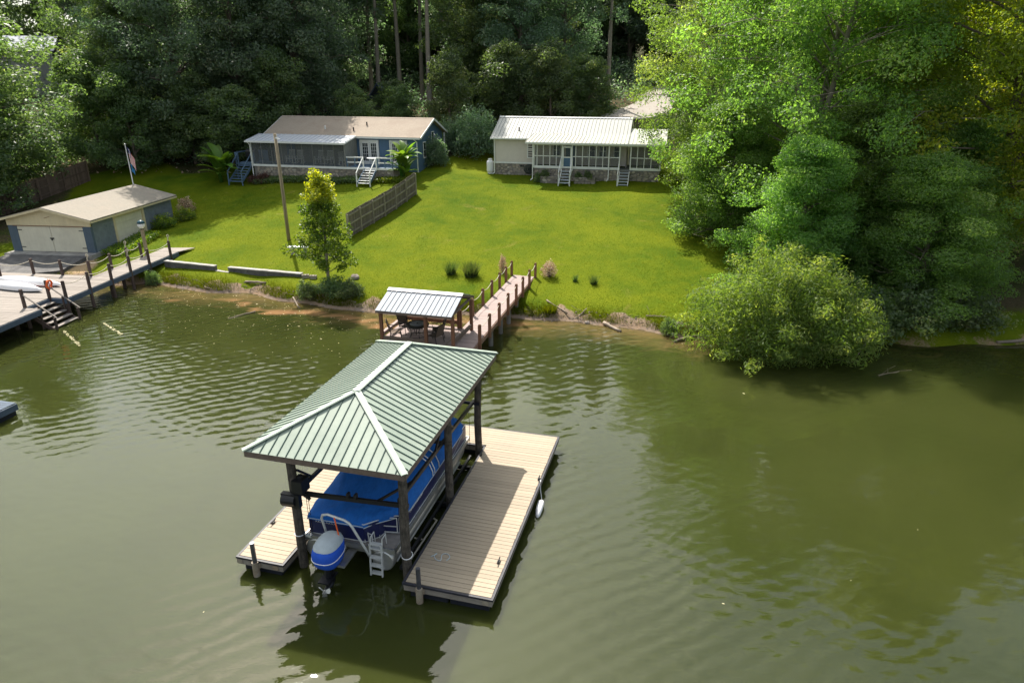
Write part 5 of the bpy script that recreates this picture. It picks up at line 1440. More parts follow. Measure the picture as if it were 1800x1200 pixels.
# open deck rails and stairs
for a, b in ((8.85, 10.4), (11.6, 13.0)):
    for z in (ZG + .42, ZG + .82):
        gh.part('deck_rail', MB().box(a, b, -.03, .05, z - .05, z + .05) if z > ZG + .5 else MB().box(a + .02, b - .02, -.01, .03, z - .05, z + .05), m_white)
    for x in (a + .05, (a + b) / 2, b - .05): gh.part('rail_post', MB().box(x - .035, x + .035, -.028, .048, ZG + .021, ZG + .77), m_bluedeck)
for z in (ZG + .42, ZG + .82): gh.part('deck_rail', MB().box(12.95, 13.02, .06, 2.2, z - .045, z + .045), m_white)
stairs(gh, 10.45, 11.55, -.05, ZG, 6, .25, .17, m_white, m_bluedeck, True, m_white)
# side landing with its own flight
gh.part('landing', MB().box(-2.0, -.1, .4, 2.6, ZG - .16, ZG), m_bluedeck)
for x in (-1.95, -.15): gh.part('landing_post', MB().box(x - .06, x + .06, .42, .54, 2.8, ZG + .9), m_bluedeck)
gh.part('landing_rail', MB().box(-2.0, -.1, 2.55, 2.6, ZG + .8, ZG + .9).box(-2.02, -1.97, .55, 2.54, ZG + .8, ZG + .9).box(-2.0, -.1, 2.56, 2.6, ZG + .001, ZG + .78), m_bluedeck)
stairs(gh, -1.62, -.35, .4, ZG, 7, .26, .185, m_bluedeck, m_bluedeck, True, m_bluedeck)

gl = Thing('grill', 'black covered grill on the side landing of the blue-grey house', 'grill', (-1.1, 1.7, ZG + .004), GF)
gl.part('body', MB().box(-1.6, -.65, 1.4, 2.0, ZG + .35, ZG + .8), m_steel)
gl.part('lid', MB().tube([(-1.58, 1.7, ZG + .8), (-.67, 1.7, ZG + .8)], .3, 14), m_steel)
for x in (-1.52, -.73):
    gl.part('leg', MB().box(x - .03, x + .03, 1.45, 1.95, ZG + .005, ZG + .349), m_steel)

def rocking_chair(x, y, rz, label, grp='white chairs behind the porch screen'):
    F = Frame(*GF.w(x, y)[:2], GF.yaw + rz)
    T = Thing('porch_chair', label, 'chair', (0, 0, ZG + .004), F, group=grp)
    z = ZG
    T.part('seat', MB().box(-.27, .27, -.25, .25, z + .4, z + .44), m_white)
    bk = MB()
    for k in range(5): bk.bar((-.22 + k * .11, .24, z + .44), (-.22 + k * .11, .36, z + 1.05), .05, .02)
    bk.bar((-.27, .37, z + 1.08), (.27, .37, z + 1.08), .04, .08)
    T.part('backrest', bk, m_white)
    for s in (-1, 1):
        T.part('arm', MB().box(s * .3 - .04, s * .3 + .04, -.28, .3, z + .62, z + .66), m_white)
        T.part('leg', MB().bar((s * .28, -.22, z + .61), (s * .28, -.24, z + .07), .05, .05), m_white)
        T.part('leg', MB().bar((s * .28, .24, z + .61), (s * .28, .28, z + .07), .05, .05), m_white)
        T.part('rocker', MB().tube([(s * .28, -.5, z + .1), (s * .28, -.2, z + .035), (s * .28, .2, z + .035), (s * .28, .5, z + .11)], .03, 6), m_white)
rocking_chair(2.9, 1.3, 0, 'white slatted chair behind the porch screen, nearest the utility pole on its right')
rocking_chair(3.8, 1.2, 8, 'white slatted chair second of the porch row, right of the pole')
rocking_chair(5.6, 1.4, -5, 'white slatted chair in the middle of the screened porch, left of the pair')
rocking_chair(6.5, 1.4, 4, 'white slatted chair in the screened porch, right of the middle pair')
rocking_chair(8.1, 1.0, 60, 'white slatted chair turned sideways at the porch end by the open deck')
wt = Thing('deck_table', 'round white table with curved legs on the open deck by the stairs', 'table', (10.9, .9, ZG + .004), GF)
wt.part('table_top', MB().lathe([(.0, .68), (.55, .68), (.56, .7), (.55, .73), (.0, .73)], 20, (10.9, .9, ZG)), m_white)
for k in range(3):
    t = k * 2.09 + .3
    wt.part('leg', MB().tube([(10.9 + r * math.cos(t), .9 + r * math.sin(t), ZG + z) for r, z in ((.3, .68), (.12, .4), (.2, .18), (.38, .02))], .025, 6), m_white)

# ---- far houses glimpsed through the trees
def far_house(label, x, y, yaw, L, W, H, mat_roof, mat_wall):
    F = Frame(x, y, yaw); z = gz(x, y)
    T = Thing('house', label, 'house', (0, 0, z), F)
    T.part('wall', MB().box(-L / 2, L / 2, -W / 2, W / 2, z - 1, z + H), mat_wall)
    T.part('roof', MB().slab([(-L / 2 - .4, -W / 2 - .4, z + H - .1), (L / 2 + .4, -W / 2 - .4, z + H - .1), (L / 2 + .4, 0, z + H + 1.9), (-L / 2 - .4, 0, z + H + 1.9)], .12)
           .slab([(L / 2 + .4, W / 2 + .4, z + H - .1), (-L / 2 - .4, W / 2 + .4, z + H - .1), (-L / 2 - .4, 0, z + H + 1.9), (L / 2 + .4, 0, z + H + 1.9)], .12), mat_roof)
    for a in (-.3, .1): sash_window(T, L * a, L * a + .9, z + 1, z + 2.2, -W / 2)
far_house('distant house with bright pale roof beyond the left treetops', -69.5, 105, 20, 9, 8, 5.6, m_proof, m_greywall)
far_house('small pale-gabled outbuilding half hidden in the dark woods behind the houses', -14.3, 84, 60, 3.2, 2.8, 1.6, m_bluewood, m_greywall)
# ---------------------------------------------------------------- vegetation
NR = np.random.default_rng(11)
def leaf_mesh(name, C, S, tint, mat, aspect=.5, upbias=.45, hang=None, nr=NR, out=None):
    """every leaf is a folded diamond of its own; leaves on a clump tend to face outwards"""
    N = len(C)
    nrm = nr.normal(size=(N, 3)); nrm /= np.linalg.norm(nrm, axis=1)[:, None]
    if out is not None: nrm = nrm * .75 + out * .8
    else: nrm[:, 2] = np.abs(nrm[:, 2])
    nrm[:, 2] += upbias * .5
    nrm /= np.linalg.norm(nrm, axis=1)[:, None]
    d = nr.normal(size=(N, 3))
    if hang is not None: d = d * .55 + np.array(hang)
    d -= nrm * (d * nrm).sum(1)[:, None]
    d /= np.linalg.norm(d, axis=1)[:, None] + 1e-9
    w = np.cross(nrm, d)
    S = np.asarray(S)[:, None]
    co = np.stack([C - d * S, C + w * S * aspect + nrm * S * .12, C + d * S, C - w * S * aspect + nrm * S * .12], 1)
    me = bpy.data.meshes.new(name)
    me.vertices.add(4 * N); me.vertices.foreach_set('co', co.reshape(-1).astype(np.float32))
    me.loops.add(4 * N); me.loops.foreach_set('vertex_index', np.arange(4 * N, dtype=np.int32))
    me.polygons.add(N)
    me.polygons.foreach_set('loop_start', (np.arange(N) * 4).astype(np.int32))
    me.polygons.foreach_set('loop_total', np.full(N, 4, np.int32))
    a = me.attributes.new('tint', 'FLOAT', 'FACE'); a.data.foreach_set('value', np.clip(tint, 0, 1).astype(np.float32))
    me.materials.append(mat); me.update()
    return me

def clump_leaves(clumps, per, size, nr, flat=.55, jitter=.35):
    C = []; S = []; T = []; O = []
    for (cx, cy, cz, r, tn) in clumps:
        n = max(6, int(per * r * r))
        p = nr.normal(size=(n, 3)); p /= np.linalg.norm(p, axis=1)[:, None]
        O.append(p.copy())
        lump = 1 + .22 * np.sin(3.1 * p[:, 0] + cx) * np.sin(2.7 * p[:, 1] + cy) + .15 * np.sin(5 * p[:, 2] + cz)
        p *= (nr.random(n) ** .3 * lump)[:, None] * r
        p[:, 2] *= flat
        C.append(p + (cx, cy, cz))
        S.append(size * nr.uniform(1 - jitter, 1 + jitter, n))
        T.append(np.clip(tn + nr.normal(size=n) * .17, 0, 1))
    clump_leaves.out = np.concatenate(O)
    return np.concatenate(C), np.concatenate(S), np.concatenate(T)

def tree_proto(seed, H, h0, R_, nl, per, size, cr, mat, bark, shape='round', stems=1, r0=.28, flat=.55, aspect=.5, nsub=6, droop=0.0, hang=None):
    """trunk, limbs and twigs as tapered tubes; leaves gathered in clumps along the twigs"""
    r = random.Random(seed); nr = np.random.default_rng(seed)
    tb = MB(); clumps = []
    def prof(t):
        if shape == 'round': return max(.2, math.sin(math.pi * (.14 + .8 * t)) ** .75)
        if shape == 'cone': return max(.1, 1.0 - .9 * t) * (1 if t > .12 else .75)
        if shape == 'dome': return max(.2, math.cos(math.pi * .5 * t * .93) ** .7)
        if shape == 'high': return max(.25, math.sin(math.pi * (.3 + .65 * t)))
    for s in range(stems):
        a0 = 2 * math.pi * s / max(1, stems) + r.uniform(0, 1)
        lean = 0 if stems == 1 else r.uniform(.06, .16)
        def axis_pt(z):
            k = z / H
            return Vector((math.cos(a0) * lean * z + .25 * math.sin(2.3 * k + seed) * k * 1.6 * min(1, H / 12), math.sin(a0) * lean * z + .25 * math.cos(1.9 * k + seed) * k * 1.6 * min(1, H / 12), z))
        zs = [-.4, 0, .6, H * .12, H * .3, H * .5, H * .7, H * .86, H * .96]
        rr = r0 / (stems ** .5)
        rad = [rr * 1.5, rr * 1.25, rr, rr * .92, rr * .78, rr * .6, rr * .38, rr * .2, rr * .07]
        tb.tube([axis_pt(z) for z in zs], rad, 9)
        n = nl // stems
        for i in range(n):
            t = (i + r.uniform(.1, .9)) / n
            ze = h0 + t * (H - h0)
            az = i * 2.39996 + r.uniform(-.4, .4) + a0
            reach = R_ * prof(t) * r.uniform(.72, 1.06)
            zb = max(h0 * .55, ze - reach * r.uniform(.25, .6))
            b = axis_pt(zb)
            dirv = Vector((math.cos(az), math.sin(az), 0))
            e = Vector((b.x, b.y, 0)) + dirv * reach; e.z = ze - droop * reach
            mid = b.lerp(e, .5) + Vector((r.uniform(-.2, .2), r.uniform(-.2, .2), .12 * reach + r.uniform(-.1, .2)))
            lr = max(.02, rr * (.42 - .25 * t))
            tb.tube([b, b.lerp(mid, .5) + Vector((0, 0, .04 * reach)), mid, mid.lerp(e, .6), e], [lr, lr * .75, lr * .5, lr * .3, .012], 5, cap=False)
            base_t = r.betavariate(2, 2.2)
            for k in range(nsub):
                f = .3 + .75 * (k + r.random()) / nsub
                p = mid.lerp(e, (f - .5) * 2) if f > .5 else b.lerp(mid, f * 2)
                sp = reach * .3 * (1.15 - .5 * f)
                q = p + Vector((r.gauss(0, sp), r.gauss(0, sp), r.gauss(.1, sp * .5) - droop * .2))
                if q.z < h0 * .5: q.z = h0 * .5 + r.random()
                tb.tube([p, p.lerp(q, .55) + Vector((0, 0, .08)), q], [lr * .3, lr * .18, .008], 3, cap=False)
                clumps.append((q.x, q.y, q.z, cr * r.uniform(.6, 1.25), .12 + .62 * base_t + r.uniform(-.14, .18)))
    C, S, T = clump_leaves(clumps, per, size, nr, flat)
    return (tb.mesh('trunk', bark, True), leaf_mesh('crown', C, S, T, mat, aspect, hang=hang, nr=nr, out=clump_leaves.out))

def plant_tree(name, label, cat, proto, x, y, rz=0.0, sc=(1, 1, 1), group=None, sink=0.15):
    T = Thing(name, label, cat, (x, y, gz(x, y) - sink), WORLD, group)
    T.o.rotation_euler = (0, 0, rz)
    for nm, me in (('trunk', proto[0]), ('crown', proto[1])):
        ob = bpy.data.objects.new(nm, me); COL.objects.link(ob); ob.parent = T.o; ob.scale = sc
    return T

OAK = [tree_proto(21, 21, 3.4, 5.6, 36, 165, .15, 1.4, m_leaf_dark, m_bark, 'round', r0=.33, flat=.75, nsub=4),
       tree_proto(22, 22, 2.6, 5.0, 38, 165, .145, 1.3, m_leaf_dark, m_bark, 'round', r0=.3, flat=.8, nsub=4),
       tree_proto(23, 19, 2.0, 5.2, 36, 165, .15, 1.35, m_leaf_mid, m_bark, 'round', r0=.28, flat=.7, nsub=4)]
LOW = [tree_proto(31, 9.5, .8, 4.0, 26, 240, .12, 1.0, m_leaf_mid, m_bark, 'dome', r0=.17, flat=.7, nsub=4),
       tree_proto(32, 8.0, .9, 3.4, 24, 240, .12, .95, m_leaf_mid, m_bark, 'round', r0=.14, flat=.65, nsub=4)]
PINE = tree_proto(41, 25, 14.0, 3.2, 30, 150, .15, .85, m_leaf_pine, m_bark2, 'cone', r0=.3, nsub=5)
MAPLE = tree_proto(51, 21, 1.6, 7.6, 82, 340, .088, 1.2, m_leaf_fresh, m_bark2, 'round', stems=3, r0=.42, nsub=4, flat=.78)
MAPLE2 = tree_proto(52, 18, 1.2, 6.0, 66, 340, .088, 1.12, m_leaf_fresh, m_bark2, 'round', stems=2, r0=.34, nsub=4, flat=.75)
GOLD = tree_proto(53, 21, 1.8, 5.8, 62, 300, .097, 1.2, m_leaf_gold, m_bark, 'round', r0=.34, nsub=4, flat=.8)
GREENM = tree_proto(54, 15, .7, 5.0, 56, 330, .097, 1.15, m_leaf_fresh, m_bark, 'dome', r0=.26, nsub=4, droop=.1, flat=.75)

WOODS = 'trees of the dense woods behind the houses'
def trees():
    # big trees on the right bank
    G_ = 'big trees on the right bank'
    P = plant_tree
    P('maple_tree', 'tall fresh green maple with three pale stems right of the white house lawn', 'tree', MAPLE, 17.6, 42.5, .4, (1, 1, 1), G_)
    P('maple_tree', 'light green maple reaching over the right end of the white house', 'tree', MAPLE2, 14.4, 50.5, 2.1, (.95, .95, .9), G_)
    P('maple_tree', 'tall maple with yellowing leaves at the right edge of the picture', 'tree', GOLD, 27.0, 39.0, 1.0, (1.12, 1.12, 1.1), G_)
    P('maple_tree', 'mid green maple between the pale stemmed maple and the yellowing one', 'tree', MAPLE2, 23.0, 43.0, 4.0, (.95, .95, .85), G_)
    P('maple_tree', 'low drooping green tree leaning to the water right of the willow', 'tree', GREENM, 21.0, 33.8, .3, (.7, .7, .5), G_)
    P('maple_tree', 'green maple half behind the yellowing maple, close to the frame edge', 'tree', GOLD, 34.0, 42.5, 3.0, (1.1, 1.1, 1.05), G_)
    P('maple_tree', 'small green maple in shade under the three-stemmed maple', 'tree', GREENM, 15.2, 35.8, 2.2, (.66, .66, .52), G_)
    P('maple_tree', 'leafy tree in the deep shade of the right bank beneath the yellowing maple', 'tree', GREENM, 24.6, 37.6, 5.0, (.6, .6, .55), G_)
    P('maple_tree', 'low green tree at the right edge of the lawn before the white house', 'tree', GREENM, 13.6, 42.8, 1.4, (.72, .72, .56), G_)
    P('maple_tree', 'low spreading green tree filling the bank between willow bush and pale stems', 'tree', GREENM, 19.0, 39.0, 3.4, (.75, .75, .6), G_)
    P('oak_tree', 'tall dark oak rising behind the big maples on the right', 'tree', OAK[2], 30.5, 66.0, 1.3, (1.1, 1.1, 1.05), G_)
    P('oak_tree', 'dark oak behind the yellowing maple on the right', 'tree', OAK[2], 40.0, 69.0, .2, (1.15, 1.15, 1.1), G_)
    P('maple_tree', 'bright green tree beside the gravel drive behind the right bank maples', 'tree', MAPLE2, 24.5, 62.0, 5.3, (.9, .9, .8), G_)
    P('oak_tree', 'dark oak at the top right corner behind the bank', 'tree', OAK[1], 50.0, 66.0, 2.0, (1.2, 1.2, 1.1), G_)
    P('oak_tree', 'oak right of the gravel drive where it enters the woods', 'tree', OAK[2], 28.5, 80.0, 4.0, (1.0, 1.0, 1.0), G_)
    P('oak_tree', 'oak on the far right between the bank trees', 'tree', OAK[2], 42.5, 50.0, .9, (.9, .9, .8), G_)
    # left edge
    GL = 'trees along the left edge'
    P('maple_tree', 'sunlit green maple at the left edge above the brown fence', 'tree', OAK[2], -42.3, 57.0, 1.2, (1.12, 1.12, .86), GL)
    P('maple_tree', 'green maple at the top left whose crown hides part of the far pale roof', 'tree', OAK[2], -48.0, 62.5, 3.7, (1.0, 1.0, .6), GL)
    P('oak_tree', 'yellow-green oak between the left maple and the dark woods', 'tree', OAK[2], -36.5, 70.0, 2.6, (.82, .82, .78), GL)
    P('small_tree', 'low dark tree hanging over the brown fence on the left', 'tree', LOW[0], -41.0, 51.5, 2.0, (1, 1, .85), GL)
    P('small_tree', 'small layered tree left of the blue-grey house, above the side stairs', 'tree', LOW[1], -25.8, 65.0, 1.0, (1.0, 1.0, .85), GL)
    P('oak_tree', 'oak at the top left corner beyond the far pale roof', 'tree', OAK[0], -57.5, 113.0, 1.0, (1.5, 1.5, 1.4), GL)
    P('oak_tree', 'oak at the extreme left beyond the sunlit maple', 'tree', OAK[1], -87.0, 112.0, 4.0, (1.6, 1.6, 1.5), GL)
    # front row of the woods
    fr = [(-31.5, 68, OAK[0], .92, 'dark oak of the front row right of the flagpole'), (-26.5, 71, OAK[1], 1.0, 'dark oak behind the left end of the blue-grey house'),
          (-22.5, 75.5, OAK[0], 1.0, 'large dark oak towering over the left half of the blue-grey house roof'), (-24.5, 84, OAK[1], .95, 'dark oak of the second row behind the blue-grey house, left of the pine trunks'),
          (-39.5, 78, OAK[0], 1.05, 'dark oak behind the yellow-green oak on the left'), (-29.0, 79, OAK[2], 1.05, 'oak in the second row behind the flagpole'),
          (-4.5, 84, OAK[2], .92, 'grey-green oak behind the round shrub between the houses'), (1.0, 82, OAK[0], .9, 'shady oak behind the left end of the white house roof'),
          (5.8, 85, OAK[1], .95, 'shady oak behind the middle of the white house roof'), (3.0, 94, OAK[2], .9, 'oak left of the gravel drive behind the white house')]
    for x, y, pr, s, lab in fr:
        P('oak_tree', lab, 'tree', pr, x, y, rng.uniform(0, 6), (s, s, s * rng.uniform(.92, 1.05)), WOODS)
    lo = [(-34.5, 64.5, 0, .9, 'dark low tree in the hedge mass right behind the flagpole'), (-30.0, 66.5, 1, .95, 'dark low tree left of the layered tree by the blue-grey house'),
          (-22.5, 69.5, 0, .95, 'low dark tree hugging the back of the blue-grey house at its left'), (-15.5, 70.5, 0, .58, 'low dark tree behind the sunlit half of the blue-grey roof'),
          (-11.5, 73.0, 1, .6, 'low tree at the foot of the bare grey pine trunk'), (-6.0, 70.0, 0, .8, 'low tree just left of the round shrub between the houses'),
          (-1.0, 74.5, 1, 1.0, 'low pale-leaved tree behind the left end of the white house'), (4.0, 73.5, 0, .85, 'low dark tree behind the white house ridge, left of its middle'),
          (8.0, 75.5, 1, .8, 'low sunlit tree behind the right end of the white house ridge'), (19.5, 70.0, 1, 1.0, 'low bright tree right of the gravel drive'),
          (-38.5, 66.0, 0, 1.0, 'low dark tree filling the hollow between left maple and woods')]
    for x, y, k, s, lab in lo:
        P('small_tree', lab, 'tree', LOW[k], x, y, rng.uniform(0, 6), (s * 1.05, s * 1.05, s), WOODS)
    pn = [(-9.0, 79.0, 1.0, 'pine with tall bare grey trunk seen between the two houses'), (-15.6, 85, .95, 'dark pine trunk, leftmost of the trunks above the blue-grey roof'),
          (-13.4, 87, 1.0, 'dark pine trunk second in the row of trunks above the blue-grey roof'), (-11.0, 89, .95, 'dark pine trunk third in the row above the blue-grey roof'),
          (-17.6, 91, 1.0, 'thin pine trunk deepest in the gap above the blue-grey roof'), (11.2, 84.5, .9, 'pine trunk standing beside the gravel drive behind the white house'), (-2.0, 92, 1.05, 'pine behind the grey-green oak between the houses')]
    for x, y, s, lab in pn:
        P('pine_tree', lab, 'tree', PINE, x, y, rng.uniform(0, 6), (s, s, s), WOODS)
    P('small_tree', 'small tree hiding the front of the outbuilding in the woods', 'tree', LOW[1], -13.5, 80.6, 1.0, (.7, .7, .52), WOODS)
    for x, y, s in ((-66, 121, 1.3), (-76, 124, 1.4), (-85, 121, 1.3), (-70, 135, 1.6), (-95, 128, 1.6)):
        P('oak_tree', 'tall tree standing deep in the shaded woods behind the front row', 'tree', OAK[rng.randrange(3)], x, y, rng.uniform(0, 6), (s, s, s), 'trees deep in the woods')
    # deep rows
    for row, y0 in enumerate((92, 101, 111, 123, 138)):
        for k in range(17):
            x = -72 + k * 8.3 + rng.uniform(-2.5, 2.5) + row * 3; y = y0 + rng.uniform(-3, 3)
            if abs(x - (18 + (y - 86) * .4)) < 5.5 and y < 104: continue
            if -20 < x < -8 and y < 105: continue
            if -86 < x < -50 and y < 116: continue
            if 2 < x < 18 and y < 107: continue
            s = rng.uniform(1.0, 1.35) * (1.5 if row == 4 else 1)
            P('oak_tree', 'tall tree standing deep in the shaded woods behind the front row', 'tree', OAK[rng.randrange(3)], x, y, rng.uniform(0, 6), (s, s, s), 'trees deep in the woods')
trees()

# ---- shrubs
def shrub_proto(seed, R_, H, n, per, size, cr, mat, flat=.7, aspect=.5, hang=None, stems=9, bark=m_bark, sprays=0):
    r = random.Random(seed); nr = np.random.default_rng(seed)
    tb = MB(); cl = []
    for i in range(n):
        az = i * 2.39996; t = (i + .5) / n
        el = math.asin(min(1, t * .98 + r.uniform(-.05, .05))) if t < 1 else 1.5
        rad = r.uniform(.55, .97) * (1 + .1 * math.sin(3 * az + seed) + .07 * math.sin(5 * az + el * 4))
        x = math.cos(az) * math.cos(el) * R_ * rad; y = math.sin(az) * math.cos(el) * R_ * rad; z = H * (.1 + .86 * math.sin(max(0, el)) * rad)
        cl.append((x, y, z, cr * r.uniform(.65, 1.2), r.uniform(.15, .8)))
        if i % max(1, n // (stems * 3)) == 0:
            tb.tube([(x * .05, y * .05, -.15), (x * .3, y * .3, z * .5), (x * .9, y * .9, z)], [.03 * R_ ** .5, .022 * R_ ** .5, .006], 5, cap=False)
    for i in range(sprays):
        az = r.uniform(0, 6.283); el = r.uniform(.05, 1.35); rad = r.uniform(.95, 1.22)
        x = math.cos(az) * math.cos(el) * R_ * rad; y = math.sin(az) * math.cos(el) * R_ * rad; z = H * (.1 + .82 * math.sin(el) * rad)
        tb.tube([(x * .7, y * .7, z * .7), (x, y, z)], [.02, .005], 4, cap=False)
        for q in range(4):
            f = .78 + .08 * q
            cl.append((x * f, y * f, z * f + .1, cr * .42, r.uniform(.4, 1.0)))
    C, S, T = clump_leaves(cl, per, size, nr, flat)
    return tb.mesh('stems', bark, True), leaf_mesh('foliage', C, S, T, mat, aspect, hang=hang, nr=nr, out=clump_leaves.out)
def put_shrub(name, label, proto, x, y, sc=(1, 1, 1), rz=0, group=None, cat='shrub', z=None):
    T = Thing(name, label, cat, (x, y, gz(x, y) if z is None else z), WORLD, group)
    T.o.rotation_euler = (0, 0, rz)
    for nm, me in (('stems', proto[0]), ('foliage', proto[1])):
        ob = bpy.data.objects.new(nm, me); COL.objects.link(ob); ob.parent = T.o; ob.scale = sc
    return T
WILLOW = shrub_proto(61, 4.1, 4.9, 200, 330, .095, .95, m_leaf_will, .75, .24, hang=(0, 0, -.45), stems=14, sprays=46)
BUSH = shrub_proto(62, 1.0, 1.25, 60, 900, .055, .3, m_leaf_mid, .8)
BUSHD = shrub_proto(63, 2.4, 4.2, 130, 170, .11, .65, m_leaf_dark, .8)
AZAL = shrub_proto(64, .75, .95, 46, 900, .05, .26, m_leaf_yell, .8)
PINKS = shrub_proto(65, .45, .8, 26, 1100, .04, .2, m_leaf_pink, .9)
MAROON = shrub_proto(66, .5, .8, 26, 900, .045, .22, m_leaf_maroon, .9)
put_shrub('willow_bush', 'large willow bush overhanging the water on the right bank', WILLOW, 12.4, 30.1, (1.02, .95, .95), .3, z=-.15)
for i, (x, y, s, lab) in enumerate(((17.6, 31.4, 1.7, 'leafy bank shrub just right of the willow bush'), (19.6, 31.3, 1.9, 'leafy bank shrub under the low drooping tree'), (22.3, 31.5, 1.6, 'leafy bank shrub right of the low drooping tree at the water'), (15.9, 32.6, 2.0, 'tall bank shrub behind the right side of the willow bush'))):
    put_shrub('bank_shrub', lab, BUSH, x, y, (s, s * .85, s * .9), i * 1.3)
put_shrub('shrub', 'big round dark shrub between the blue-grey and the white house', BUSHD, -3.3, 65.2, (1, 1, 1.05))
put_shrub('shrub', 'dark shrub against the right gable of the blue-grey house', BUSHD, -7.0, 61.6, (.62, .62, .62), 1)
put_shrub('shrub', 'tall shrub further back along the blue-grey gable', BUSHD, -5.9, 66.5, (.6, .6, .75), 2)
put_shrub('azalea_bush', 'yellowish rounded shrub beside the shed wall, the nearer one', AZAL, -26.1, 50.9, (1.1, 1.1, 1.05))
put_shrub('azalea_bush', 'yellowish rounded shrub beside the shed wall, the farther one', AZAL, -25.3, 52.6, (1.05, 1.05, 1.0), 2)
put_shrub('flowering_shrub', 'pale pink flowering shrub rising behind the yellowish shrubs by the shed', PINKS, -26.0, 54.6, (1.3, 1.3, 1.6))
put_shrub('flowering_shrub', 'pinkish flowering shrub right of the pier foot on the lawn', PINKS, 2.15, 38.2, (1.0, 1.0, 1.3), 1)
put_shrub('flowering_shrub', 'thin pinkish flowering shrub left of the pier foot', PINKS, -.55, 39.0, (.5, .5, 1.5), 2)
put_shrub('maroon_shrub', 'dark red shrub beside the side stairs of the blue-grey house', MAROON, -22.3, 60.0, (1.1, 1.1, 1.15))
put_shrub('maroon_shrub', 'dark red shrub under the porch corner post of the blue-grey house', MAROON, -21.3, 59.8, (1.1, 1.1, 1.4), 2)
for i, (x, y, sx_, lab) in enumerate(((-10.1, 36.9, 1.0, 'weedy shrub at the water edge below the young tree'), (-9.0, 36.4, .85, 'weedy shrub right of the young tree at the bank'), (-11.6, 37.0, .8, 'small weedy shrub left of the young tree at the bank'))):
    put_shrub('bank_shrub', lab, BUSH, x, y, (sx_, sx_ * .8, .75), i)
put_shrub('bank_shrub', 'small green shrub on the bank below the left walkway', BUSH, -22.0, 40.3, (.5, .5, .75), 3)
put_shrub('planter_shrub', 'dark green plant in the stone planter left of the porch stairs', BUSH, *WF.w(4.6, -1.75)[:2], (.42, .3, .5), 0, z=4.2)
put_shrub('planter_shrub', 'dark plant at the left end of the stone planters by the downspout', BUSH, *WF.w(4.05, -1.85)[:2], (.4, .36, .62), 1)
put_shrub('planter_shrub', 'dark green plant in the stone planter right of the porch stairs', BUSH, *WF.w(8.1, -1.75)[:2], (.55, .3, .5), 2, z=4.2)
put_shrub('planter_shrub', 'small green plant beside the right side of the first porch stairs', BUSH, *WF.w(7.3, -1.75)[:2], (.34, .3, .42), 3, z=4.2)
put_shrub('bank_shrub', 'reedy green tuft at the water edge left of the willow bush', BUSH, 7.75, 31.6, (.45, .4, .7), 3)

# ---- young tree with yellow new growth at its tip
def young():
    r = random.Random(5); nr = np.random.default_rng(5); tb = MB(); cl = []
    H = 6.7
    tb.tube([(0, 0, -.3), (.02, 0, 1), (.06, .02, 3), (.0, .05, 5), (-.05, .0, 6.4)], [.11, .09, .065, .04, .012], 9)
    for i in range(44):
        t = (i + .5) / 44; z = .95 + 5.3 * t; az = i * 2.4
        reach = (1.8 * (1 - t) ** .75 + .25) * r.uniform(.65, 1.1) * (1 if t > .08 else .75)
        e = Vector((math.cos(az) * reach, math.sin(az) * reach, z + reach * .35))
        b = Vector((.03, .02, z - .15))
        tb.tube([b, b.lerp(e, .5) + Vector((0, 0, .05)), e], [.022 * (1.2 - t), .014, .005], 4, cap=False)
        for k in range(4):
            f = .35 + .2 * k + r.uniform(0, .1); p = b.lerp(e, f)
            tn = r.uniform(.05, .62) if z < 4.9 else r.uniform(.82, 1.0)
            cl.append((p.x + r.gauss(0, .12), p.y + r.gauss(0, .12), p.z + r.gauss(0, .1), r.uniform(.24, .42), tn))
    for k in range(10): cl.append((r.gauss(-.03, .1), r.gauss(0, .1), 5.7 + .1 * k, .2, .97))
    C, S, T_ = clump_leaves(cl, 640, .07, nr, .8)
    T_ = np.where(C[:, 2] > 4.9, np.clip(T_, .78, 1), np.clip(T_, 0, .72))
    return tb.mesh('trunk', m_bark2, True), leaf_mesh('crown', C, S, T_, m_leaf_yell, .6, nr=nr)
plant_tree('young_tree', 'slim young tree with yellow tip at the water edge by the dark wall', 'tree', young(), -10.6, 37.95)

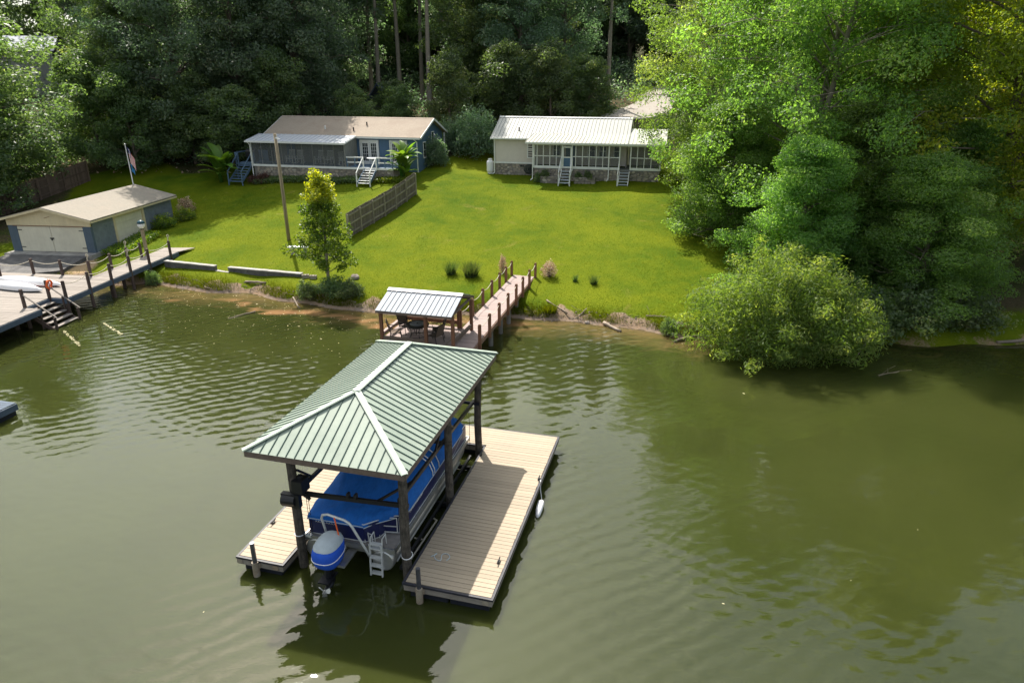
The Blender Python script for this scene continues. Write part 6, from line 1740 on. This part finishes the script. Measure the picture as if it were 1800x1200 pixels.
# ---- banana plants
def banana(label, x, y, n, Ls, seed, zs=1.0):
    r = random.Random(seed); z = gz(x, y)
    T = Thing('banana_plant', label, 'plant', (x, y, z))
    for s in range(3):
        ax, ay = r.uniform(-.35, .35), r.uniform(-.2, .2)
        T.part('stalk', MB().tube([(x + ax * .5, y + ay * .5, z - .1), (x + ax, y + ay, z + 1.0 * zs), (x + ax * 1.2, y + ay * 1.2, z + 1.7 * zs)], [.12, .09, .05], 8), m_leaf_ban, smooth=True)
    for k in range(n):
        az = k * 2.4 + r.uniform(-.3, .3); up = r.uniform(.45, 1.4); L = Ls * r.uniform(.75, 1.15)
        if k < 3: up = r.uniform(1.3, 1.5)
        bx, by, bz_ = x + r.uniform(-.25, .25), y + r.uniform(-.15, .15), z + r.uniform(.5, 1.7) * zs
        d = Vector((math.cos(az), math.sin(az), 0)); side = Vector((-math.sin(az), math.cos(az), 0))
        rows = []; p = Vector((bx, by, bz_)); th = up
        for i in range(9):
            t = i / 8
            wd = .33 * Ls / 1.9 * (math.sin(math.pi * min(1, .06 + t * .95)) ** .6) if i > 0 else .03
            if i == 8: wd = .02
            lift = .25 * wd
            rows.append([tuple(p - side * wd + Vector((0, 0, lift))), tuple(p - side * wd * .5 + Vector((0, 0, lift * .6))), tuple(p), tuple(p + side * wd * .5 + Vector((0, 0, lift * .6))), tuple(p + side * wd + Vector((0, 0, lift)))])
            p = p + (d * math.cos(th) + Vector((0, 0, math.sin(th)))) * (L / 8); th -= r.uniform(.05, .19)
        me = MB().grid(rows)
        ob = T.part('leaf', me, m_leaf_ban, smooth=True)
        a = ob.data.attributes.new('tint', 'FLOAT', 'FACE')
        tv = r.uniform(.2, .85)
        a.data.foreach_set('value', [min(1, max(0, tv + r.uniform(-.08, .08))) for _ in ob.data.polygons])
banana('broad-leaved banana plant left of the side stairs of the blue-grey house', -25.3, 60.7, 34, 2.1, 4)
banana('sunlit banana plant before the right end of the blue-grey house deck', -8.9, 57.5, 38, 1.7, 9, 1.05)

# ---- blades: ornamental grasses, bank weeds, lawn
def blade_mesh(name, X, Y, Z, H, W, tint, mat, bend=.35, nr=NR):
    N = len(X)
    az = nr.uniform(0, 6.283, N); ln = nr.uniform(.05, bend, N) * H
    dx, dy = np.cos(az), np.sin(az)
    co = np.empty((N, 3, 3), np.float32)
    co[:, 0] = np.stack([X - dy * W / 2, Y + dx * W / 2, Z - .02], -1)
    co[:, 1] = np.stack([X + dy * W / 2, Y - dx * W / 2, Z - .02], -1)
    co[:, 2] = np.stack([X + dx * ln, Y + dy * ln, Z + H], -1)
    me = bpy.data.meshes.new(name)
    me.vertices.add(3 * N); me.vertices.foreach_set('co', co.reshape(-1))
    me.loops.add(3 * N); me.loops.foreach_set('vertex_index', np.arange(3 * N, dtype=np.int32))
    me.polygons.add(N); me.polygons.foreach_set('loop_start', (np.arange(N) * 3).astype(np.int32)); me.polygons.foreach_set('loop_total', np.full(N, 3, np.int32))
    a = me.attributes.new('tint', 'FLOAT', 'FACE'); a.data.foreach_set('value', np.clip(tint, 0, 1).astype(np.float32))
    me.materials.append(mat); me.update()
    return me
def stuff(name, me):
    ob = bpy.data.objects.new(name, me); COL.objects.link(ob); ob['kind'] = 'stuff'; return ob
def tuft(name, label, x, y, rad, h, n, seed, mat=m_reed):
    nr = np.random.default_rng(seed)
    a = nr.uniform(0, 6.283, n); q = rad * .45 * np.sqrt(nr.random(n))
    me = blade_mesh('blades', q * np.cos(a), q * np.sin(a), np.zeros(n), h * nr.uniform(.55, 1.1, n), np.full(n, .03), nr.uniform(.1, .9, n), mat, .9, nr)
    ob = bpy.data.objects.new(name, me); COL.objects.link(ob); ob.location = (x, y, gz(x, y)); ob['label'] = label; ob['category'] = 'grass clump'
    ob['group'] = 'ornamental grass clumps on the lawn'
tuft('grass_clump', 'ornamental grass clump on the lawn, left of the pair by the pavilion roof', -3.6, 39.0, .55, .75, 420, 1)
tuft('grass_clump', 'larger ornamental grass clump, right of the pair by the pavilion roof', -2.4, 38.6, .8, .85, 700, 2)
tuft('grass_clump', 'tiny grass clump right of the pinkish shrub by the pier foot', 3.6, 37.5, .3, .4, 110, 3)
tuft('grass_clump', 'small dark grass clump farther right toward the big trees', 4.6, 37.0, .4, .5, 180, 4)
tuft('grass_clump', 'green tuft on the bank right of the pier', 2.0, 34.2, .8, .45, 420, 6, m_grass)

n = 230000
X = NR.uniform(-38, 17.5, n); Y = 33 + 27 * NR.random(n) ** 1.35
dd = Y - shore(X)
ok = (dd > .9) & (Y < 59) & ~((X > 15.5 + .3 * (Y - 40))) & ~((X < -27.2) & (X > -33.8) & (Y > 39) & (Y < 54.5)) & (np.hypot((X + 31) / 1.9, (Y - 42) / 1.2) > 2.4)
for F, x0, x1, y0, y1 in ((WF, -.2, 13.8, -1.45, 8), (GF, -.1, 14.6, 0, 9)):
    lx = (X - F.x) * F.c + (Y - F.y) * F.s; ly = -(X - F.x) * F.s + (Y - F.y) * F.c
    ok &= ~((lx > x0) & (lx < x1) & (ly > y0) & (ly < y1))
X, Y, dd = X[ok], Y[ok], dd[ok]
patch = .47 + .26 * np.sin(X * .55 + 1.3 * np.sin(Y * .4)) * np.cos(Y * .5 + X * .13) + .16 * np.sin(X * 1.7 + 2 * np.sin(Y * .9)) * np.sin(Y * 1.3 + .7 * X)
stuff('lawn_grass', blade_mesh('lawn_grass', X, Y, terrain(X, Y), NR.uniform(.02, .06, len(X)), np.full(len(X), .03), patch + NR.normal(size=len(X)) * .16, m_grass, .9))
n = 62000
X = NR.uniform(-34, 13, n); dd = np.abs(NR.normal(size=n)) * .5 + .12
keep = (np.sin(X * 1.7) + np.sin(X * .63 + 2) + NR.normal(size=n) * .9 > -.2)
X, dd = X[keep], dd[keep]; Y = shore(X) + dd
stuff('bank_weeds', blade_mesh('bank_weeds', X, Y, terrain(X, Y), NR.uniform(.04, .11, len(X)) + .25 * NR.random(len(X)) ** 6, np.full(len(X), .02), NR.uniform(.05, .75, len(X)), m_grass, .8))
# ground cover bed in front of the blue-grey house
def bed(name, F, x0, x1, y0, y1, n, h, mat, size):
    lx = NR.uniform(x0, x1, n); ly = NR.uniform(y0, y1, n)
    wx_ = F.x + lx * F.c - ly * F.s; wy_ = F.y + lx * F.s + ly * F.c
    C = np.stack([wx_, wy_, terrain(wx_, wy_) + h * NR.random(n) ** .6], -1)
    stuff(name, leaf_mesh(name, C, np.full(n, size), NR.uniform(.1, .9, n), mat, .45))
bed('ground_cover', GF, .3, 10.3, -1.0, -.05, 5200, .42, m_leaf_mid, .085)
bed('ground_cover', GF, 11.6, 14.2, -.9, -.05, 1200, .35, m_leaf_yell, .08)
bed('weed_bed', SF, 5.95, 7.6, .2, 4.8, 3600, .4, m_leaf_yell, .07)
# undergrowth of the woods
def understory():
    nr = np.random.default_rng(77); cl = []
    for k in range(1900):
        x = nr.uniform(-75, 52); y = 66 + 78 * nr.random() ** 1.3
        if abs(x - np.interp(y, [75, 81, 86, 93, 103, 115], [11, 15, 17.5, 19.5, 24, 30])) < 3.4: continue
        if -7 < x < 12.5 and y < 71: continue
        if -24 < x < -7 and y < 71.5: continue
        r = nr.uniform(.7, 1.9) * (1.6 if y > 100 else 1)
        cl.append((x, y, gz(x, y) + r * .45, r, nr.uniform(.05, .8)))
    C, S, T_ = clump_leaves(cl, 34, .17, nr, .8)
    stuff('undergrowth', leaf_mesh('undergrowth', C, S, T_, m_leaf_dark, .5, nr=nr))
understory()
def dead_leaves():
    nr = np.random.default_rng(5)
    n = 5200
    x = nr.uniform(-60, 40, n); y = nr.uniform(63, 105, n)
    C = np.stack([x, y, terrain(x, y) + .04], -1)
    stuff('leaf_litter', leaf_mesh('leaf_litter', C, nr.uniform(.08, .2, n), nr.random(n), m_leaf_pink, .5, nr=nr))
    # bank litter: twigs, bark and pebbles along the water
    mb = MB(); r = random.Random(4)
    for k in range(420):
        x = r.uniform(-23, 9.5); d = r.uniform(-.15, .75); y = float(shore(x)) + d; z = max(gz(x, y), 0) + .015
        if r.random() < .6:
            a = r.uniform(-.7, .7); L = r.uniform(.08, .5)
            mb.tube([(x, y, z), (x + L * .5 * math.cos(a), y + L * .5 * math.sin(a), z + .03), (x + L * math.cos(a), y + L * math.sin(a), z + .01)], [.012, .012, .006], 4)
        else:
            s = r.uniform(.03, .1)
            mb.add([(x + s * math.cos(t) * r.uniform(.7, 1), y + s * math.sin(t) * r.uniform(.7, 1), z - .02) for t in (0, 1.25, 2.5, 3.75, 5)] + [(x, y, z + s * .6)], [(0, 1, 5), (1, 2, 5), (2, 3, 5), (3, 4, 5), (4, 0, 5)])
    stuff('shore_litter', mb.mesh('shore_litter', m_log))
dead_leaves()
def floating_bits():
    r = random.Random(8); mb = MB()
    for k in range(520):
        if k < 506: x = r.uniform(-26, -2); y = float(shore(x)) - abs(r.gauss(0, 3.6)) - .2
        else: x = r.uniform(-22, 18); y = r.uniform(9, 31)
        if y > float(shore(x)) - .1: continue
        s = r.uniform(.01, .03) * (1.6 if r.random() < .08 else 1); a = r.uniform(0, 6)
        mb.add([(x + s * math.cos(a + t) * q, y + s * math.sin(a + t) * q, .006) for t, q in ((0, 1.5), (1.57, .7), (3.14, 1.5), (4.71, .7))], [(0, 1, 2, 3)])
    for (x0, y0, x1, y1) in ((-22.6, 32.2, -20.6, 30.2), (-21.2, 33.3, -19.3, 31.6)):
        for k in range(70):
            t = r.random(); x = x0 + (x1 - x0) * t + r.gauss(0, .04); y = y0 + (y1 - y0) * t + r.gauss(0, .04); s = r.uniform(.02, .05)
            mb.add([(x - s, y, .005), (x, y - s, .005), (x + s, y, .005), (x, y + s, .005)], [(0, 1, 2, 3)])
    stuff('floating_debris', mb.mesh('floating_debris', M('pale_debris', (.5, .45, .28), .8, .3, 20, bump=0)))
floating_bits()
# ---- driftwood
def log(label, p0, p1, r0, r1, cat='log', mat=m_log, name='driftwood_log', twig=0):
    r = random.Random(label); a, b = Vector(p0), Vector(p1); pts = []
    for k in range(6):
        t = k / 5; pts.append(a.lerp(b, t) + Vector((r.uniform(-.04, .04), r.uniform(-.04, .04), r.uniform(-.01, .03))))
    mb = MB().tube(pts, [r0 + (r1 - r0) * k / 5 for k in range(6)], 8)
    for k in range(twig):
        p = a.lerp(b, r.uniform(.2, .9)); d = Vector((r.uniform(-.6, .6), r.uniform(-.6, .3), r.uniform(.1, .6)))
        mb.tube([p, p + d * .5 + Vector((0, 0, .05)), p + d], [r1 * .6, r1 * .4, .006], 5)
    single(name, label, cat, mb, mat, smooth=True)
log('dark log lying half in the water right of the pier', (4.7, 33.0, .12), (5.45, 32.0, .03), .09, .07)
log('pale log pointing out from under the willow bush', (7.8, 30.6, .04), (9.0, 31.15, .1), .07, .1)
log('pale stick in the orange silt near the left shallows', (-15.0, 34.0, .0), (-13.9, 35.0, .05), .03, .04)
log('short pale stick at the bank left of the young tree', (-12.4, 36.9, .25), (-11.7, 35.6, .03), .045, .035)
log('dark rotten timber in the grass below the long wall', (-15.9, 39.3, gz(-15.9, 39.3) + .05), (-14.6, 38.9, gz(-14.6, 38.9) + .05), .07, .06)
log('bleached stick on the bank right of the pier tuft', (1.9, 35.1, gz(1.9, 35.1) + .05), (2.9, 34.0, gz(2.9, 34.0) + .08), .04, .03)
log('small branch on the bank close to the willow bush', (6.9, 33.0, gz(6.9, 33) + .04), (7.8, 32.6, gz(7.8, 32.6) + .08), .035, .02, twig=3)
log('forked grey branch standing at the water edge right of the pier', (3.3, 33.7, .05), (3.9, 34.0, .55), .05, .02, twig=4)
log('pale log along the shaded bank at the right edge', (23.2, 30.35, .12), (24.8, 30.5, .16), .07, .08)
log('bare fallen branch reaching from the right bank into the water', (17.6, 30.9, .5), (15.6, 28.6, .1), .06, .02, twig=6, cat='branch', name='fallen_branch')
log('bare twigs sticking out of the dark water right of the willow', (15.6, 26.9, -.1), (16.5, 26.5, .3), .03, .01, twig=5, cat='branch', name='fallen_branch')
log('drift branch lying on the left bank below the lawn', (-18.3, 39.0, gz(-18.3, 39) + .05), (-17.6, 38.6, gz(-17.6, 38.6) + .1), .04, .02, twig=3, cat='branch', name='fallen_branch')
for i, (x, y, s, lab) in enumerate(((-17.95, 37.9, .16, 'pale rock at the left waterline below the lawn'), (-9.2, 38.6, .28, 'dark rock beside the young tree'), (3.9, 33.3, .14, 'dark stone on the mud right of the pier'), (8.3, 31.9, .22, 'dark rock in front of the willow bush edge'))):
    r = random.Random(i); mb = MB(); z = gz(x, y)
    rings = []
    mb.lathe([(s * .8, -.1), (s * 1.05, .0), (s * .95, s * .45), (s * .55, s * .75), (.02, s * .82)], 9, (x, y, z))
    mb.v = [(x + (a - x) * r.uniform(.75, 1.2), y + (b - y) * r.uniform(.75, 1.2), c_ + r.uniform(-.02, .02)) for a, b, c_ in mb.v]
    single('rock', lab, 'rock', mb, m_rock)
